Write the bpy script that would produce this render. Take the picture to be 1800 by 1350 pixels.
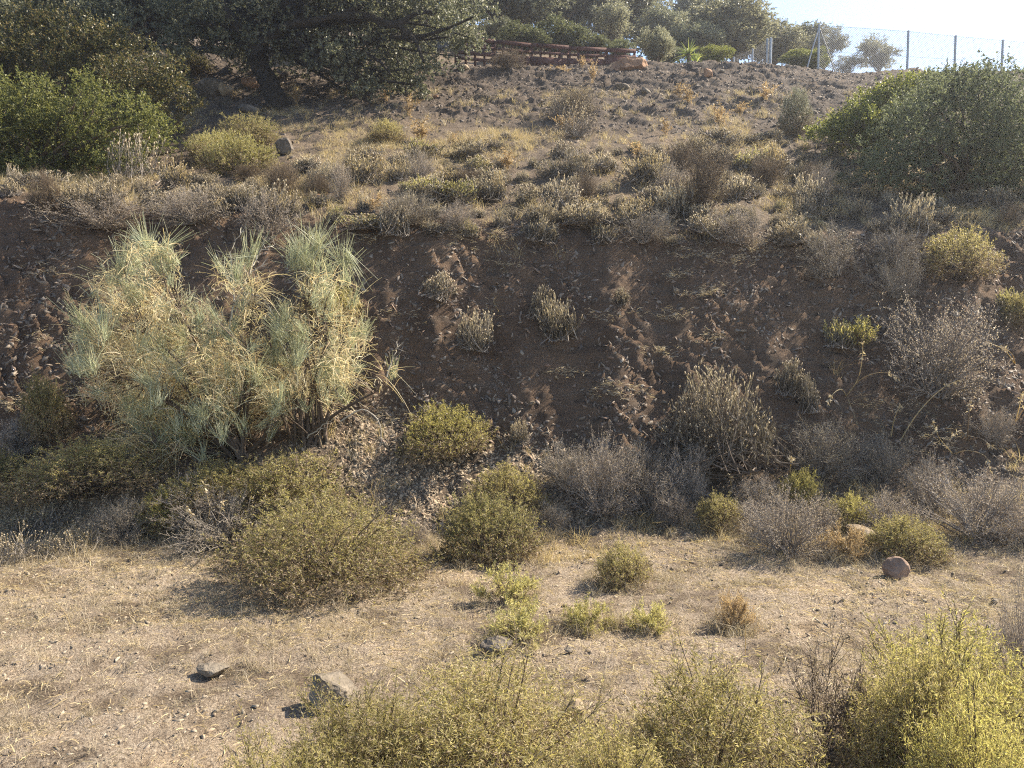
import bpy, math
import numpy as np
from mathutils import Vector

for o in list(bpy.data.objects):
    bpy.data.objects.remove(o)
scene = bpy.context.scene
C = scene.collection

# ------------------------------------------------------------------ camera, sky, sun, exposure
PITCH = math.radians(4.0)
EYE = 2.4
cam_data = bpy.data.cameras.new("camera")
cam_data.sensor_width = 36.0
cam_data.lens = 36.0 * 1360 / 1800
cam_data.clip_start = 0.05
cam_data.clip_end = 3000
cam = bpy.data.objects.new("camera", cam_data)
cam.location = (0, 0, EYE)
cam.rotation_euler = (math.radians(90) - PITCH, 0, 0)
C.objects.link(cam)
scene.camera = cam

SUN_AZ, SUN_EL = math.radians(65), math.radians(41)      # to the right of the view, behind the hill
world = bpy.data.worlds.new("World")
scene.world = world
world.use_nodes = True
wn = world.node_tree
sky = wn.nodes.new("ShaderNodeTexSky")
sky.sky_type = 'NISHITA'
sky.sun_disc = False
sky.sun_elevation = SUN_EL
sky.sun_rotation = SUN_AZ
sky.air_density = 0.9
sky.dust_density = 0.45
sky.ozone_density = 1.0
bg = wn.nodes["Background"]
bg.inputs[1].default_value = 0.095
wn.links.new(sky.outputs[0], bg.inputs[0])

sun_data = bpy.data.lights.new("sun", 'SUN')
sun_data.energy = 5.0
sun_data.angle = math.radians(0.5)
sun_data.color = (1.0, 0.89, 0.72)
sun = bpy.data.objects.new("sun", sun_data)
L = Vector((math.cos(SUN_EL) * math.sin(SUN_AZ), math.cos(SUN_EL) * math.cos(SUN_AZ), math.sin(SUN_EL)))
sun.rotation_euler = L.to_track_quat('Z', 'Y').to_euler()
sun.location = L * 60
C.objects.link(sun)

scene.view_settings.view_transform = 'Standard'
scene.view_settings.look = 'None'
scene.view_settings.exposure = 1.6
scene.view_settings.gamma = 1.0
scene.view_settings.use_curve_mapping = False
cy = scene.cycles
cy.max_bounces = 5
cy.diffuse_bounces = 3
cy.glossy_bounces = 1
cy.transmission_bounces = 3
cy.transparent_max_bounces = 4
cy.use_denoising = False
cy.pixel_filter_type = 'BLACKMAN_HARRIS'
cy.filter_width = 1.15
cy.sample_clamp_indirect = 4.0

# ------------------------------------------------------------------ small maths helpers
rng = np.random.default_rng(7)


def sm(a, b, x):
    t = np.clip((x - a) / (b - a), 0, 1)
    return t * t * (3 - 2 * t)


def unit(v):
    return v / np.maximum(np.linalg.norm(v, axis=-1, keepdims=True), 1e-9)


def _hash(ix, iy, seed):
    h = (ix.astype(np.int64) * 374761393 + iy.astype(np.int64) * 668265263 + seed * 1442695041) & 0xFFFFFFFF
    h = ((h ^ (h >> 13)) * 1274126177) & 0xFFFFFFFF
    h = h ^ (h >> 16)
    return (h & 0xFFFF) / 65535.0


def vnoise(x, y, seed=0):
    ix, iy = np.floor(x), np.floor(y)
    fx, fy = x - ix, y - iy
    fx = fx * fx * (3 - 2 * fx)
    fy = fy * fy * (3 - 2 * fy)
    a, b = _hash(ix, iy, seed), _hash(ix + 1, iy, seed)
    c, d = _hash(ix, iy + 1, seed), _hash(ix + 1, iy + 1, seed)
    return (a + (b - a) * fx) * (1 - fy) + (c + (d - c) * fx) * fy


def fbm(x, y, seed=0, octv=4, gain=0.5):
    s, a, n = 0, 1.0, 0
    for i in range(octv):
        s = s + a * vnoise(x * 2 ** i + 17.3 * i, y * 2 ** i - 9.1 * i, seed + i)
        n += a
        a *= gain
    return s / n


CP, SP = math.cos(PITCH), math.sin(PITCH)


def ray(px, py):
    """direction per unit depth (y) through a point of the photograph"""
    u, v = (np.asarray(px, float) - 900) / 1360, -(np.asarray(py, float) - 675) / 1360
    y = CP + v * SP
    return np.stack([u / y, np.ones_like(u + y), (-SP + v * CP) / y], -1)


def P(px, py, d):
    return np.array([0, 0, EYE]) + ray(px, py) * np.asarray(d, float)[..., None]


# ------------------------------------------------------------------ terrain height
COL = np.array([-300, 0, 300, 600, 900, 1200, 1500, 1800, 2100], float)
CU = (COL - 900) / 1360
foot_y = [8.7, 8.8, 9.0, 9.1, 9.3, 9.3, 9.3, 9.3, 9.3]
tal_y = np.array([1.0, 1.0, 1.2, 1.7, 1.35, 1.0, 1.0, 1.0, 1.0])
tal_z = np.array([.62, .62, .85, 1.27, .98, .62, .62, .62, .62])
top_row = [352, 358, 384, 380, 392, 402, 412, 402, 400]
top_y = [12.3, 12.3, 12.5, 12.6, 12.8, 12.9, 13.0, 13.0, 13.0]
r16 = [300, 300, 308, 302, 302, 306, 316, 325, 325]
r19 = [250, 250, 246, 238, 242, 246, 258, 268, 268]
r22 = [200, 200, 190, 186, 190, 190, 200, 210, 210]
r27 = [108, 105, 103, 118, 114, 120, 134, 133, 133]
r30 = [95, 92, 92, 108, 108, 119.5, 134, 133, 133]
r45 = [60, 60, 60, 62, 62, 122, 140, 145, 145]
r90 = [30, 30, 30, 35, 45, 190, 230, 240, 240]
YT = np.arange(0, 140, 0.05)
TAB = []
for k in range(len(COL)):
    def zr(row, d):
        return float(P(COL[k], row, d)[2])
    ys = [-60, 0, foot_y[k] - 0.5, foot_y[k], foot_y[k] + tal_y[k], top_y[k] - 0.15, top_y[k] + 0.35, 16, 19, 22, 27, 30, 45, 90, 140]
    zt = zr(top_row[k], top_y[k])
    zs = [0, 0, 0.01, 0.08, tal_z[k], zt - 0.12, zt + 0.16, zr(r16[k], 16), zr(r19[k], 19), zr(r22[k], 22), zr(r27[k], 27), zr(r30[k], 30), zr(r45[k], 45),
          zr(r90[k], 90), zr(r90[k], 90) + (2 if k < 5 else -3)]
    z = np.interp(YT, ys, zs)
    ker = np.hanning(9)
    ker /= ker.sum()
    z = np.convolve(np.pad(z, 4, mode='edge'), ker, mode='valid')
    TAB.append(z)
TAB = np.array(TAB)


def base_h(x, y):
    x, y = np.asarray(x, float), np.asarray(y, float)
    u = np.clip(x / np.maximum(y, 2.0), CU[0], CU[-1] - 1e-6)
    k = np.clip(np.searchsorted(CU, u, side='right') - 1, 0, len(CU) - 2)
    t = (u - CU[k]) / (CU[k + 1] - CU[k])
    t = t * t * (3 - 2 * t)
    y = y + ((fbm(x * .55, y * .15 + 3, 201, 3) - .5) * .34 + (fbm(x * 1.9, y * .5, 205, 2) - .5) * .2) * sm(9.6, 10.6, y) * (1 - sm(13.4, 15.0, y))
    yy = np.clip(y / 0.05, 0, len(YT) - 2.001)
    i = np.floor(yy).astype(int)
    f = yy - i
    a = TAB[k, i] * (1 - f) + TAB[k, i + 1] * f
    b = TAB[k + 1, i] * (1 - f) + TAB[k + 1, i + 1] * f
    return a * (1 - t) + b * t


def zones(x, y):
    u = np.clip(x / np.maximum(y, 2.0), CU[0], CU[-1])
    fy, ty = np.interp(u, CU, foot_y), np.interp(u, CU, top_y)
    w = (fbm(x * 0.9, y * 0.9, 51, 3) - 0.5) * 1.1
    tl = np.interp(u, CU, tal_y)
    bank = sm(fy + tl - 0.6, fy + tl, y + w) * (1 - sm(ty - 0.1, ty + 0.5, y + w * 0.5))
    ridge = sm(18.5, 21.5, y + w * 3) * (1 - sm(27.0, 29.0, y))
    talus = sm(fy - 0.6, fy + 0.1, y + w * .5) * (1 - sm(fy + tl - 0.3, fy + tl + 0.4, y + w * .5))
    return bank, ridge, talus


def height(x, y):
    x, y = np.asarray(x, float), np.asarray(y, float)
    z = base_h(x, y)
    bank, ridge, talus = zones(x, y)
    near = 1 - sm(28, 40, y)
    track = 1 - sm(7.5, 9.5, y)
    terr = (1 - bank) * (1 - ridge) * (1 - track)
    # big gentle lumps everywhere
    z = z + (fbm(x * 0.25, y * 0.25, 3, 2) - 0.5) * (0.16 * track + 0.5 * (1 - track) * near)
    # bank: gullies and slanting shale ledges
    s = x * 0.62 + y * 1.5
    t = x * 0.30 - y * 0.2
    z = z + bank * ((fbm(x * 0.8, y * 0.5, 5, 3) - 0.5) * 0.22)
    ledge = fbm(t * 1.3, s * 3.4, 9, 3, .55)
    lay = s * 2.6 + x * .5 + (fbm(x * 1.1, y * 1.6, 23, 4, .6) - .5) * 3.2
    saw = lay - np.floor(lay)
    brk = sm(.38, .62, fbm(x * 1.7 + 5, y * 2.4, 25, 3))
    z = z + bank * (np.abs(ledge - 0.5) * 0.15 + brk * (saw ** 1.5 - .45) * 0.13 + (fbm(x * 8, y * 10, 21, 4, .7) - .5) * 0.19)
    # upper slope: slanting ruts running down to the right
    s2 = x * 0.55 + y * 1.0
    lay = s2 * 1.05 + (fbm(x * .5, y * .7, 33, 4, .6) - .5) * 2.6
    saw = lay - np.floor(lay)
    brk = sm(.42, .62, fbm(x * .5 + 3, y * .8, 35, 4, .6))
    z = z + ridge * ((np.abs(fbm((x - y * .5) * 0.45, s2 * 1.5, 13, 4, .55) - 0.5)) * 0.35 + brk * (saw - .5) * .30 + (fbm(x * 4.2, y * 4.2, 31, 5, .78) - .5) * 0.24)
    z = z + terr * near * ((fbm(x * 2.4, y * 2.4, 41, 5, .72) - .5) * 0.26)
    z = z + talus * ((fbm(x * 4.5, y * 4.5, 61, 4, .6) - .5) * 0.09)
    # track: shallow ruts and clods
    z = z + track * ((fbm(x * 1.4, y * 2.0, 71, 3) - .5) * 0.10 + (fbm(x * 7, y * 8, 81, 4, .65) - .5) * 0.10)
    return z


def ground_hit(px, py, dmax=60.0):
    ds = np.concatenate([np.arange(2.5, 15, 0.03), np.arange(15, dmax, 0.06)])
    pts = P(np.full_like(ds, px), np.full_like(ds, py), ds)
    below = pts[:, 2] <= height(pts[:, 0], pts[:, 1])
    if not below.any():
        d = 27.3
        p = P(px, py, d)
    else:
        i = int(np.argmax(below))
        p = pts[i]
    return np.array([p[0], p[1], float(height(p[0], p[1]))])


def onground(x, y, dz=0.0):
    return np.array([x, y, float(height(x, y)) + dz])


# ------------------------------------------------------------------ mesh helpers
class MB:
    """collects numpy vertex and face arrays and links them as ONE mesh"""

    def __init__(self):
        self.v, self.f, self.n = [], [], 0

    def add(self, V, F):
        V = np.asarray(V, float).reshape(-1, 3)
        F = np.asarray(F, int)
        self.v.append(V)
        self.f.append(F + self.n)
        self.n += len(V)
        return self

    def mesh(self, name, mat=None, smooth=False):
        me = bpy.data.meshes.new(name)
        V = np.concatenate(self.v) if self.v else np.zeros((0, 3))
        me.vertices.add(len(V))
        me.vertices.foreach_set("co", V.astype(np.float32).ravel())
        loops = np.concatenate([f.ravel() for f in self.f])
        sizes = np.concatenate([np.full(len(f), f.shape[1]) for f in self.f])
        starts = np.concatenate([[0], np.cumsum(sizes)[:-1]])
        me.loops.add(len(loops))
        me.loops.foreach_set("vertex_index", loops.astype(np.int32))
        me.polygons.add(len(sizes))
        me.polygons.foreach_set("loop_start", starts.astype(np.int32))
        if smooth:
            me.polygons.foreach_set("use_smooth", np.ones(len(sizes), bool))
        me.update(calc_edges=True)
        if mat:
            me.materials.append(mat)
        return me

    def build(self, name, mat=None, parent=None, smooth=False):
        o = bpy.data.objects.new(name, self.mesh(name, mat, smooth))
        C.objects.link(o)
        if parent:
            o.parent = parent
        return o


def tag(o, label=None, cat=None, group=None, kind=None):
    if label:
        o['label'] = label
    if cat:
        o['category'] = cat
    if group:
        o['group'] = group
    if kind:
        o['kind'] = kind
    return o


def empty(name, loc=(0, 0, 0), rz=0.0):
    o = bpy.data.objects.new(name, None)
    o.empty_display_size = 0.2
    C.objects.link(o)
    o.location = loc
    o.rotation_euler = (0, 0, rz)
    return o


def copy_tree(o, parent=None):
    c = o.copy()
    C.objects.link(c)
    c.parent = parent
    for ch in list(o.children):
        copy_tree(ch, c)
    return c


def frames(T):
    """two unit vectors across each direction"""
    ref = np.where(np.abs(T[..., 2:3]) > 0.9, np.array([1.0, 0, 0]), np.array([0, 0, 1.0]))
    a = unit(np.cross(T, ref))
    b = np.cross(T, a)
    return a, b


def tubes(paths, radii, sides=4):
    """paths (N,P,3), radii (N,P) -> verts, quads"""
    paths = np.asarray(paths, float)
    N, Pn, _ = paths.shape
    T = unit(np.gradient(paths, axis=1))
    a, b = frames(T)
    ang = np.arange(sides) * 2 * np.pi / sides
    ring = a[:, :, None, :] * np.cos(ang)[None, None, :, None] + b[:, :, None, :] * np.sin(ang)[None, None, :, None]
    V = paths[:, :, None, :] + ring * np.asarray(radii, float)[:, :, None, None]
    i = np.arange(N)[:, None, None] * Pn * sides
    p = np.arange(Pn - 1)[None, :, None] * sides
    s = np.arange(sides)[None, None, :]
    s2 = (s + 1) % sides
    F = np.stack([i + p + s, i + p + s2, i + p + sides + s2, i + p + sides + s], -1).reshape(-1, 4)
    return V.reshape(-1, 3), F


def ribbons(paths, w0, rg, taper=0.25):
    """flat strips with width across a random side direction"""
    N, Pn, _ = paths.shape
    T = unit(np.gradient(paths, axis=1))
    rnd = unit(rg.normal(size=(N, 1, 3)))
    side = unit(np.cross(T, np.broadcast_to(rnd, T.shape)))
    w = np.asarray(w0, float).reshape(-1, 1) * np.linspace(1, taper, Pn)[None, :] * 0.5
    V = np.stack([paths - side * w[..., None], paths + side * w[..., None]], 2)
    i = np.arange(N)[:, None] * Pn * 2
    p = np.arange(Pn - 1)[None, :] * 2
    F = np.stack([i + p, i + p + 1, i + p + 3, i + p + 2], -1).reshape(-1, 4)
    return V.reshape(-1, 3), F


def leaves(pos, dirs, length, width, rg, droop=0.0, fold=0.25):
    """one lance-shaped quad per leaf"""
    N = len(pos)
    d = unit(dirs)
    rnd = unit(rg.normal(size=(N, 3)))
    s = unit(np.cross(d, rnd))
    n = np.cross(s, d)
    Ln = np.broadcast_to(np.asarray(length, float), (N,))[:, None]
    W = np.broadcast_to(np.asarray(width, float), (N,))[:, None]
    mid = pos + d * Ln * 0.45 + n * W * fold
    tip = pos + d * Ln + np.array([0, 0, -1.0]) * Ln * droop
    V = np.stack([pos, mid + s * W * .5, tip, mid - s * W * .5], 1)
    F = np.arange(N * 4).reshape(N, 4)
    return V.reshape(-1, 3), F


def bez(a, b, c, n):
    t = np.linspace(0, 1, n)[None, :, None]
    a, b, c = a[:, None], b[:, None], c[:, None]
    return a * (1 - t) ** 2 + 2 * b * t * (1 - t) + c * t ** 2


def along(paths, idx, t):
    """point and tangent on chosen paths at t in 0..1"""
    Pn = paths.shape[1]
    f = np.clip(t * (Pn - 1), 0, Pn - 1.001)
    i = np.floor(f).astype(int)
    fr = (f - i)[:, None]
    p0, p1 = paths[idx, i], paths[idx, i + 1]
    return p0 + (p1 - p0) * fr, unit(p1 - p0)


# ------------------------------------------------------------------ materials
def nodes_of(name):
    m = bpy.data.materials.new(name)
    m.use_nodes = True
    nt = m.node_tree
    return m, nt, nt.nodes["Principled BSDF"], nt.nodes["Material Output"]


def ramp(nt, cols, pos=None, interp='LINEAR'):
    r = nt.nodes.new("ShaderNodeValToRGB")
    e = r.color_ramp.elements
    pos = pos or [i / (len(cols) - 1) for i in range(len(cols))]
    e[0].position, e[0].color = pos[0], (*cols[0], 1)
    e[1].position, e[1].color = pos[-1], (*cols[-1], 1)
    for c, p_ in list(zip(cols, pos))[1:-1]:
        x = e.new(p_)
        x.color = (*c, 1)
    r.color_ramp.interpolation = interp
    return r


def leaf_mat(name, cols, trans=0.35, rough=0.5, spec=0.3, vary=0.25, glow=(1.0, 1.0, 0.8)):
    m, nt, b, out = nodes_of(name)
    g = nt.nodes.new("ShaderNodeNewGeometry")
    r = ramp(nt, cols)
    nt.links.new(g.outputs["Random Per Island"], r.inputs[0])
    oi = nt.nodes.new("ShaderNodeObjectInfo")
    mp = nt.nodes.new("ShaderNodeMapRange")
    mp.inputs[3].default_value, mp.inputs[4].default_value = 1 - vary, 1 + vary
    nt.links.new(oi.outputs["Random"], mp.inputs[0])
    hs = nt.nodes.new("ShaderNodeHueSaturation")
    nt.links.new(mp.outputs[0], hs.inputs["Value"])
    nt.links.new(r.outputs[0], hs.inputs["Color"])
    nt.links.new(hs.outputs[0], b.inputs["Base Color"])
    b.inputs["Roughness"].default_value = rough
    b.inputs["Specular IOR Level"].default_value = spec
    if trans > 0:
        tr = nt.nodes.new("ShaderNodeBsdfTranslucent")
        mu = nt.nodes.new("ShaderNodeMix")
        mu.data_type, mu.blend_type = 'RGBA', 'MULTIPLY'
        mu.inputs[0].default_value = 1
        mu.inputs[7].default_value = (*[min(1.6, x * 1.35) for x in glow], 1)
        nt.links.new(hs.outputs[0], mu.inputs[6])
        nt.links.new(mu.outputs[2], tr.inputs[0])
        mx = nt.nodes.new("ShaderNodeMixShader")
        mx.inputs[0].default_value = trans
        nt.links.new(b.outputs[0], mx.inputs[1])
        nt.links.new(tr.outputs[0], mx.inputs[2])
        nt.links.new(mx.outputs[0], out.inputs[0])
    return m


def solid_mat(name, cols, scale=8.0, rough=0.8, bump=0.3, spec=0.25, metal=0.0, detail=6.0, bscale=None):
    """noise-coloured rough surface"""
    m, nt, b, out = nodes_of(name)
    tc = nt.nodes.new("ShaderNodeTexCoord")
    n = nt.nodes.new("ShaderNodeTexNoise")
    n.inputs["Scale"].default_value = scale
    n.inputs["Detail"].default_value = detail
    n.inputs["Roughness"].default_value = 0.65
    nt.links.new(tc.outputs["Object"], n.inputs["Vector"])
    r = ramp(nt, cols, [0.3 + 0.4 * i / (len(cols) - 1) for i in range(len(cols))])
    nt.links.new(n.outputs[0], r.inputs[0])
    nt.links.new(r.outputs[0], b.inputs["Base Color"])
    b.inputs["Roughness"].default_value = rough
    b.inputs["Specular IOR Level"].default_value = spec
    b.inputs["Metallic"].default_value = metal
    if bump:
        n2 = nt.nodes.new("ShaderNodeTexNoise")
        n2.inputs["Scale"].default_value = bscale or scale * 3
        n2.inputs["Detail"].default_value = 5
        nt.links.new(tc.outputs["Object"], n2.inputs["Vector"])
        bp = nt.nodes.new("ShaderNodeBump")
        bp.inputs["Strength"].default_value = bump
        bp.inputs["Distance"].default_value = 0.05
        nt.links.new(n2.outputs[0], bp.inputs["Height"])
        nt.links.new(bp.outputs[0], b.inputs["Normal"])
    return m


M = {}
M['olive'] = leaf_mat("olive_leaf", [(.19,.18,.065),(.31,.28,.11),(.43,.375,.17),(.29,.24,.12),(.25,.21,.16)], .50)
M['yellow'] = leaf_mat("yellow_leaf", [(.27,.25,.08),(.40,.365,.12),(.50,.45,.19),(.34,.28,.13)], .50)
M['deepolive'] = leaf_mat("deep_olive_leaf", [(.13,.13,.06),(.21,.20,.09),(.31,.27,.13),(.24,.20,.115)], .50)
M['near'] = leaf_mat("near_leaf", [(.20,.18,.07),(.31,.275,.095),(.43,.37,.15),(.52,.45,.27),(.28,.215,.12)], .50)
M['orange'] = leaf_mat("orange_dry_leaf", [(.26,.175,.09),(.37,.265,.15),(.46,.355,.23)], .35)
M['brown'] = leaf_mat("dry_brown_leaf", [(.13,.095,.06),(.22,.16,.105),(.32,.25,.165)], .25)
M['cushion'] = leaf_mat("cushion_leaf", [(.30,.28,.11),(.42,.38,.15),(.50,.45,.20)], .35)
M['lav'] = leaf_mat("lavender_leaf", [(.32,.265,.185),(.46,.39,.285),(.58,.50,.385),(.38,.33,.21)], .3)
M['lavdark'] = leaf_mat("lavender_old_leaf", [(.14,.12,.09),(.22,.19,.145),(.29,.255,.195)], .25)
M['lavold_shade'] = leaf_mat("lavender_shade_base_leaf", [(.07, .06, .05), (.11, .098, .08), (.16, .14, .115)], .2)  # old woody-base leaves, tone also darkened to paint shade under the pale tops
M['head'] = leaf_mat("seed_head", [(.30,.235,.15),(.41,.34,.235),(.50,.43,.31)], .3)
M['straw'] = leaf_mat("straw", [(.33, .25, .13), (.45, .36, .20), (.55, .46, .28), (.38, .28, .15)], .35, vary=.1)
M['greystraw'] = leaf_mat("grey_straw", [(.26,.21,.145),(.38,.315,.22),(.49,.42,.31)], .3, vary=.12)
M['twig'] = leaf_mat("grey_twig", [(.15,.125,.105),(.24,.205,.17),(.34,.295,.25)], 0, rough=.8)
M['mauve'] = leaf_mat("mauve_fleck", [(.25,.20,.17),(.36,.295,.255),(.47,.40,.34),(.33,.27,.18)], .3)
M['wood'] = leaf_mat("brown_wood", [(.075, .055, .04), (.12, .09, .065), (.17, .13, .10)], 0, rough=.85)
M['paletwig'] = leaf_mat("bleached_wood", [(.36, .32, .25), (.48, .43, .35), (.55, .50, .42)], 0, rough=.7)
M['rush'] = leaf_mat("rush_green", [(.26,.285,.19),(.36,.385,.265),(.46,.47,.33),(.36,.33,.20)], .35, vary=.1)
M['rushdry'] = leaf_mat("rush_straw", [(.43,.345,.20),(.55,.465,.28),(.64,.57,.38),(.48,.34,.19),(.42,.40,.25)], .35, vary=.1)
M['oak'] = leaf_mat("oak_leaf", [(.05,.058,.035),(.10,.108,.068),(.155,.16,.105),(.23,.225,.165)], .34, rough=.5, spec=.35, vary=.1)
M['bark'] = solid_mat("dark_bark", [(.010,.009,.007),(.022,.018,.015),(.04,.034,.028)], 6, .95, .9, bscale=14)
M['mastic'] = leaf_mat("mastic_leaf", [(.05,.06,.022),(.10,.115,.038),(.175,.18,.06),(.25,.245,.09)], .38, rough=.5, spec=.25, vary=.05)
M['masticold'] = leaf_mat("mastic_olive_leaf", [(.035,.042,.02),(.07,.075,.032),(.13,.12,.045),(.22,.16,.075)], .33, rough=.45, spec=.35, vary=.05)
M['masticblue'] = leaf_mat("mastic_cool_leaf", [(.08,.095,.06),(.135,.155,.09),(.19,.205,.12)], .33, rough=.65, spec=.12, vary=.05)
M['masticyellow'] = leaf_mat("mastic_yellow_leaf", [(.09,.11,.03),(.18,.20,.05),(.28,.28,.08)], .42, rough=.45, spec=.3, vary=.05)
M['bgolive'] = leaf_mat("grey_olive_leaf", [(.16,.165,.115),(.24,.235,.165),(.32,.31,.22)], .35, vary=.2)
M['bgdark'] = leaf_mat("far_dark_leaf", [(.10,.11,.078),(.165,.172,.12),(.235,.235,.165)], .3, vary=.2)
M['bggreen'] = leaf_mat("far_green_leaf", [(.08,.09,.05),(.13,.145,.075),(.20,.205,.10)], .35, vary=.15)
M['yucca'] = leaf_mat("yucca_leaf", [(.14, .19, .06), (.22, .27, .08), (.30, .32, .10)], .35)
M['steel'] = solid_mat("galvanised_steel", [(.20,.21,.22),(.28,.29,.30),(.36,.37,.38)], 5, .45, .05, .5, .6)
M['net'] = solid_mat("wire", [(.16,.17,.19),(.2,.21,.23),(.25,.26,.28)], 5, .6, 0, .3)
M['rust'] = solid_mat("brown_wood_paint", [(.055,.024,.02),(.095,.042,.034),(.13,.062,.05)], 3, .8, .4)
M['rock'] = solid_mat("grey_rock", [(.085,.07,.052),(.165,.138,.105),(.255,.215,.165)], 5, .9, .8)
M['redrock'] = solid_mat("reddish_rock", [(.15,.08,.045),(.27,.155,.09),(.38,.245,.155)], 4, .9, .8)
M['brownrock'] = solid_mat("brown_rock", [(.13, .085, .06), (.22, .15, .11), (.31, .225, .17)], 6, .9, .8)
M['tanrock'] = solid_mat("tan_rock", [(.13,.095,.062),(.235,.18,.12),(.34,.275,.20)], 5, .9, .8)
M['darkrock'] = solid_mat("dark_rock", [(.06,.05,.04),(.12,.10,.08),(.20,.17,.14)], 6, .9, .9)
M['slopechip'] = leaf_mat("slope_chip", [(.065, .053, .043), (.12, .098, .08), (.19, .155, .125), (.14, .10, .075)], 0, rough=.8, spec=.3)
M['gravel'] = leaf_mat("track_gravel", [(.15, .12, .09), (.27, .225, .165), (.40, .34, .26), (.30, .22, .15)], 0, rough=.85, spec=.25)
M['chip'] = leaf_mat("shale_chip", [(.11, .085, .058), (.20, .155, .105), (.30, .24, .165), (.22, .145, .09)], 0, rough=.75, spec=.4)
M['chipdark'] = leaf_mat("dark_shale_chip", [(.08,.062,.048),(.135,.105,.08),(.21,.17,.13),(.16,.095,.06),(.27,.23,.18)], 0, rough=.7, spec=.45)


def ground_mat():
    m, nt, b, out = nodes_of("soil")
    at = nt.nodes.new("ShaderNodeAttribute")
    at.attribute_name = "zone"
    sep = nt.nodes.new("ShaderNodeSeparateColor")
    nt.links.new(at.outputs["Color"], sep.inputs[0])
    geo = nt.nodes.new("ShaderNodeNewGeometry")

    def noise(scale, detail=6, rough=.6, sx=None):
        n = nt.nodes.new("ShaderNodeTexNoise")
        n.inputs["Scale"].default_value = scale
        n.inputs["Detail"].default_value = detail
        n.inputs["Roughness"].default_value = rough
        if sx:
            mp = nt.nodes.new("ShaderNodeMapping")
            mp.inputs["Scale"].default_value = sx
            mp.inputs["Rotation"].default_value = (0, 0.25, 0.1)
            nt.links.new(geo.outputs["Position"], mp.inputs[0])
            nt.links.new(mp.outputs[0], n.inputs["Vector"])
        else:
            nt.links.new(geo.outputs["Position"], n.inputs["Vector"])
        return n.outputs[0]

    def mix(fac, a, b_, mode='MIX'):
        x = nt.nodes.new("ShaderNodeMix")
        x.data_type, x.blend_type = 'RGBA', mode
        if isinstance(fac, float):
            x.inputs[0].default_value = fac
        else:
            nt.links.new(fac, x.inputs[0])
        nt.links.new(a, x.inputs[6])
        nt.links.new(b_, x.inputs[7])
        return x.outputs[2]

    def rp(src, cols, pos):
        r = ramp(nt, cols, pos)
        nt.links.new(src, r.inputs[0])
        return r.outputs[0]

    fine = noise(55, 5, .75)
    mid = noise(6, 7, .65)
    big = noise(.9, 4, .6)
    # pale track soil with straw and darker earth patches
    track = rp(fine, [(.15, .11, .08), (.36, .285, .21), (.53, .445, .345)], [.34, .5, .64])
    earth = rp(fine, [(.085, .06, .042), (.185, .14, .098), (.32, .25, .178)], [.32, .5, .68])
    pm = nt.nodes.new("ShaderNodeMapRange")
    pm.inputs[1].default_value, pm.inputs[2].default_value = .50, .60
    nt.links.new(noise(1.3, 6, .65), pm.inputs[0])
    track = mix(pm.outputs[0], track, earth)
    # terrace
    terr = rp(fine, [(.075, .055, .04), (.165, .125, .09), (.31, .245, .18)], [.32, .5, .68])
    # bank: brown shale in slanting bands
    band = noise(1.0, 8, .7, (1.6, 2.2, 9.0))
    bank = rp(band, [(.068, .046, .033), (.125, .082, .055), (.20, .125, .078), (.145, .108, .08), (.25, .195, .145)], [.28, .42, .52, .6, .75])
    bk2 = rp(fine, [(.062, .045, .034), (.14, .10, .072), (.275, .215, .16)], [.3, .5, .72])
    bank = mix(.45, bank, bk2)
    # ridge: grey-brown shale rubble
    rb = noise(1.0, 8, .7, (2.2, 2.2, 5.0))
    ridge = rp(rb, [(.055, .043, .035), (.10, .079, .063), (.155, .122, .096), (.12, .094, .074)], [.3, .46, .6, .75])
    rf = rp(fine, [(.055, .042, .033), (.115, .09, .072), (.20, .16, .125)], [.3, .5, .7])
    ridge = mix(.5, ridge, rf)
    c = mix(sep.outputs[2], track, terr)
    c = mix(sep.outputs[1], c, ridge)
    c = mix(sep.outputs[0], c, bank)
    # wide tone drift of the soil itself
    drift = rp(big, [(.68, .65, .63), (1, 1, 1), (1.18, 1.13, 1.04)], [.36, .5, .64])
    c = mix(.8, c, drift, 'MULTIPLY')
    nt.links.new(c, b.inputs["Base Color"])
    b.inputs["Roughness"].default_value = 0.93
    b.inputs["Specular IOR Level"].default_value = 0.2
    ad = nt.nodes.new("ShaderNodeMath")
    ad.operation = 'ADD'
    nt.links.new(fine, ad.inputs[0])
    nt.links.new(mid, ad.inputs[1])
    bp = nt.nodes.new("ShaderNodeBump")
    bp.inputs["Strength"].default_value = 1.0
    bp.inputs["Distance"].default_value = 0.055
    ad2 = nt.nodes.new("ShaderNodeMath")
    ad2.operation = 'ADD'
    nt.links.new(ad.outputs[0], ad2.inputs[0])
    nt.links.new(noise(19, 6, .75), ad2.inputs[1])
    nt.links.new(ad2.outputs[0], bp.inputs["Height"])
    nt.links.new(bp.outputs[0], b.inputs["Normal"])
    return m


M['soil'] = ground_mat()

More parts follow.
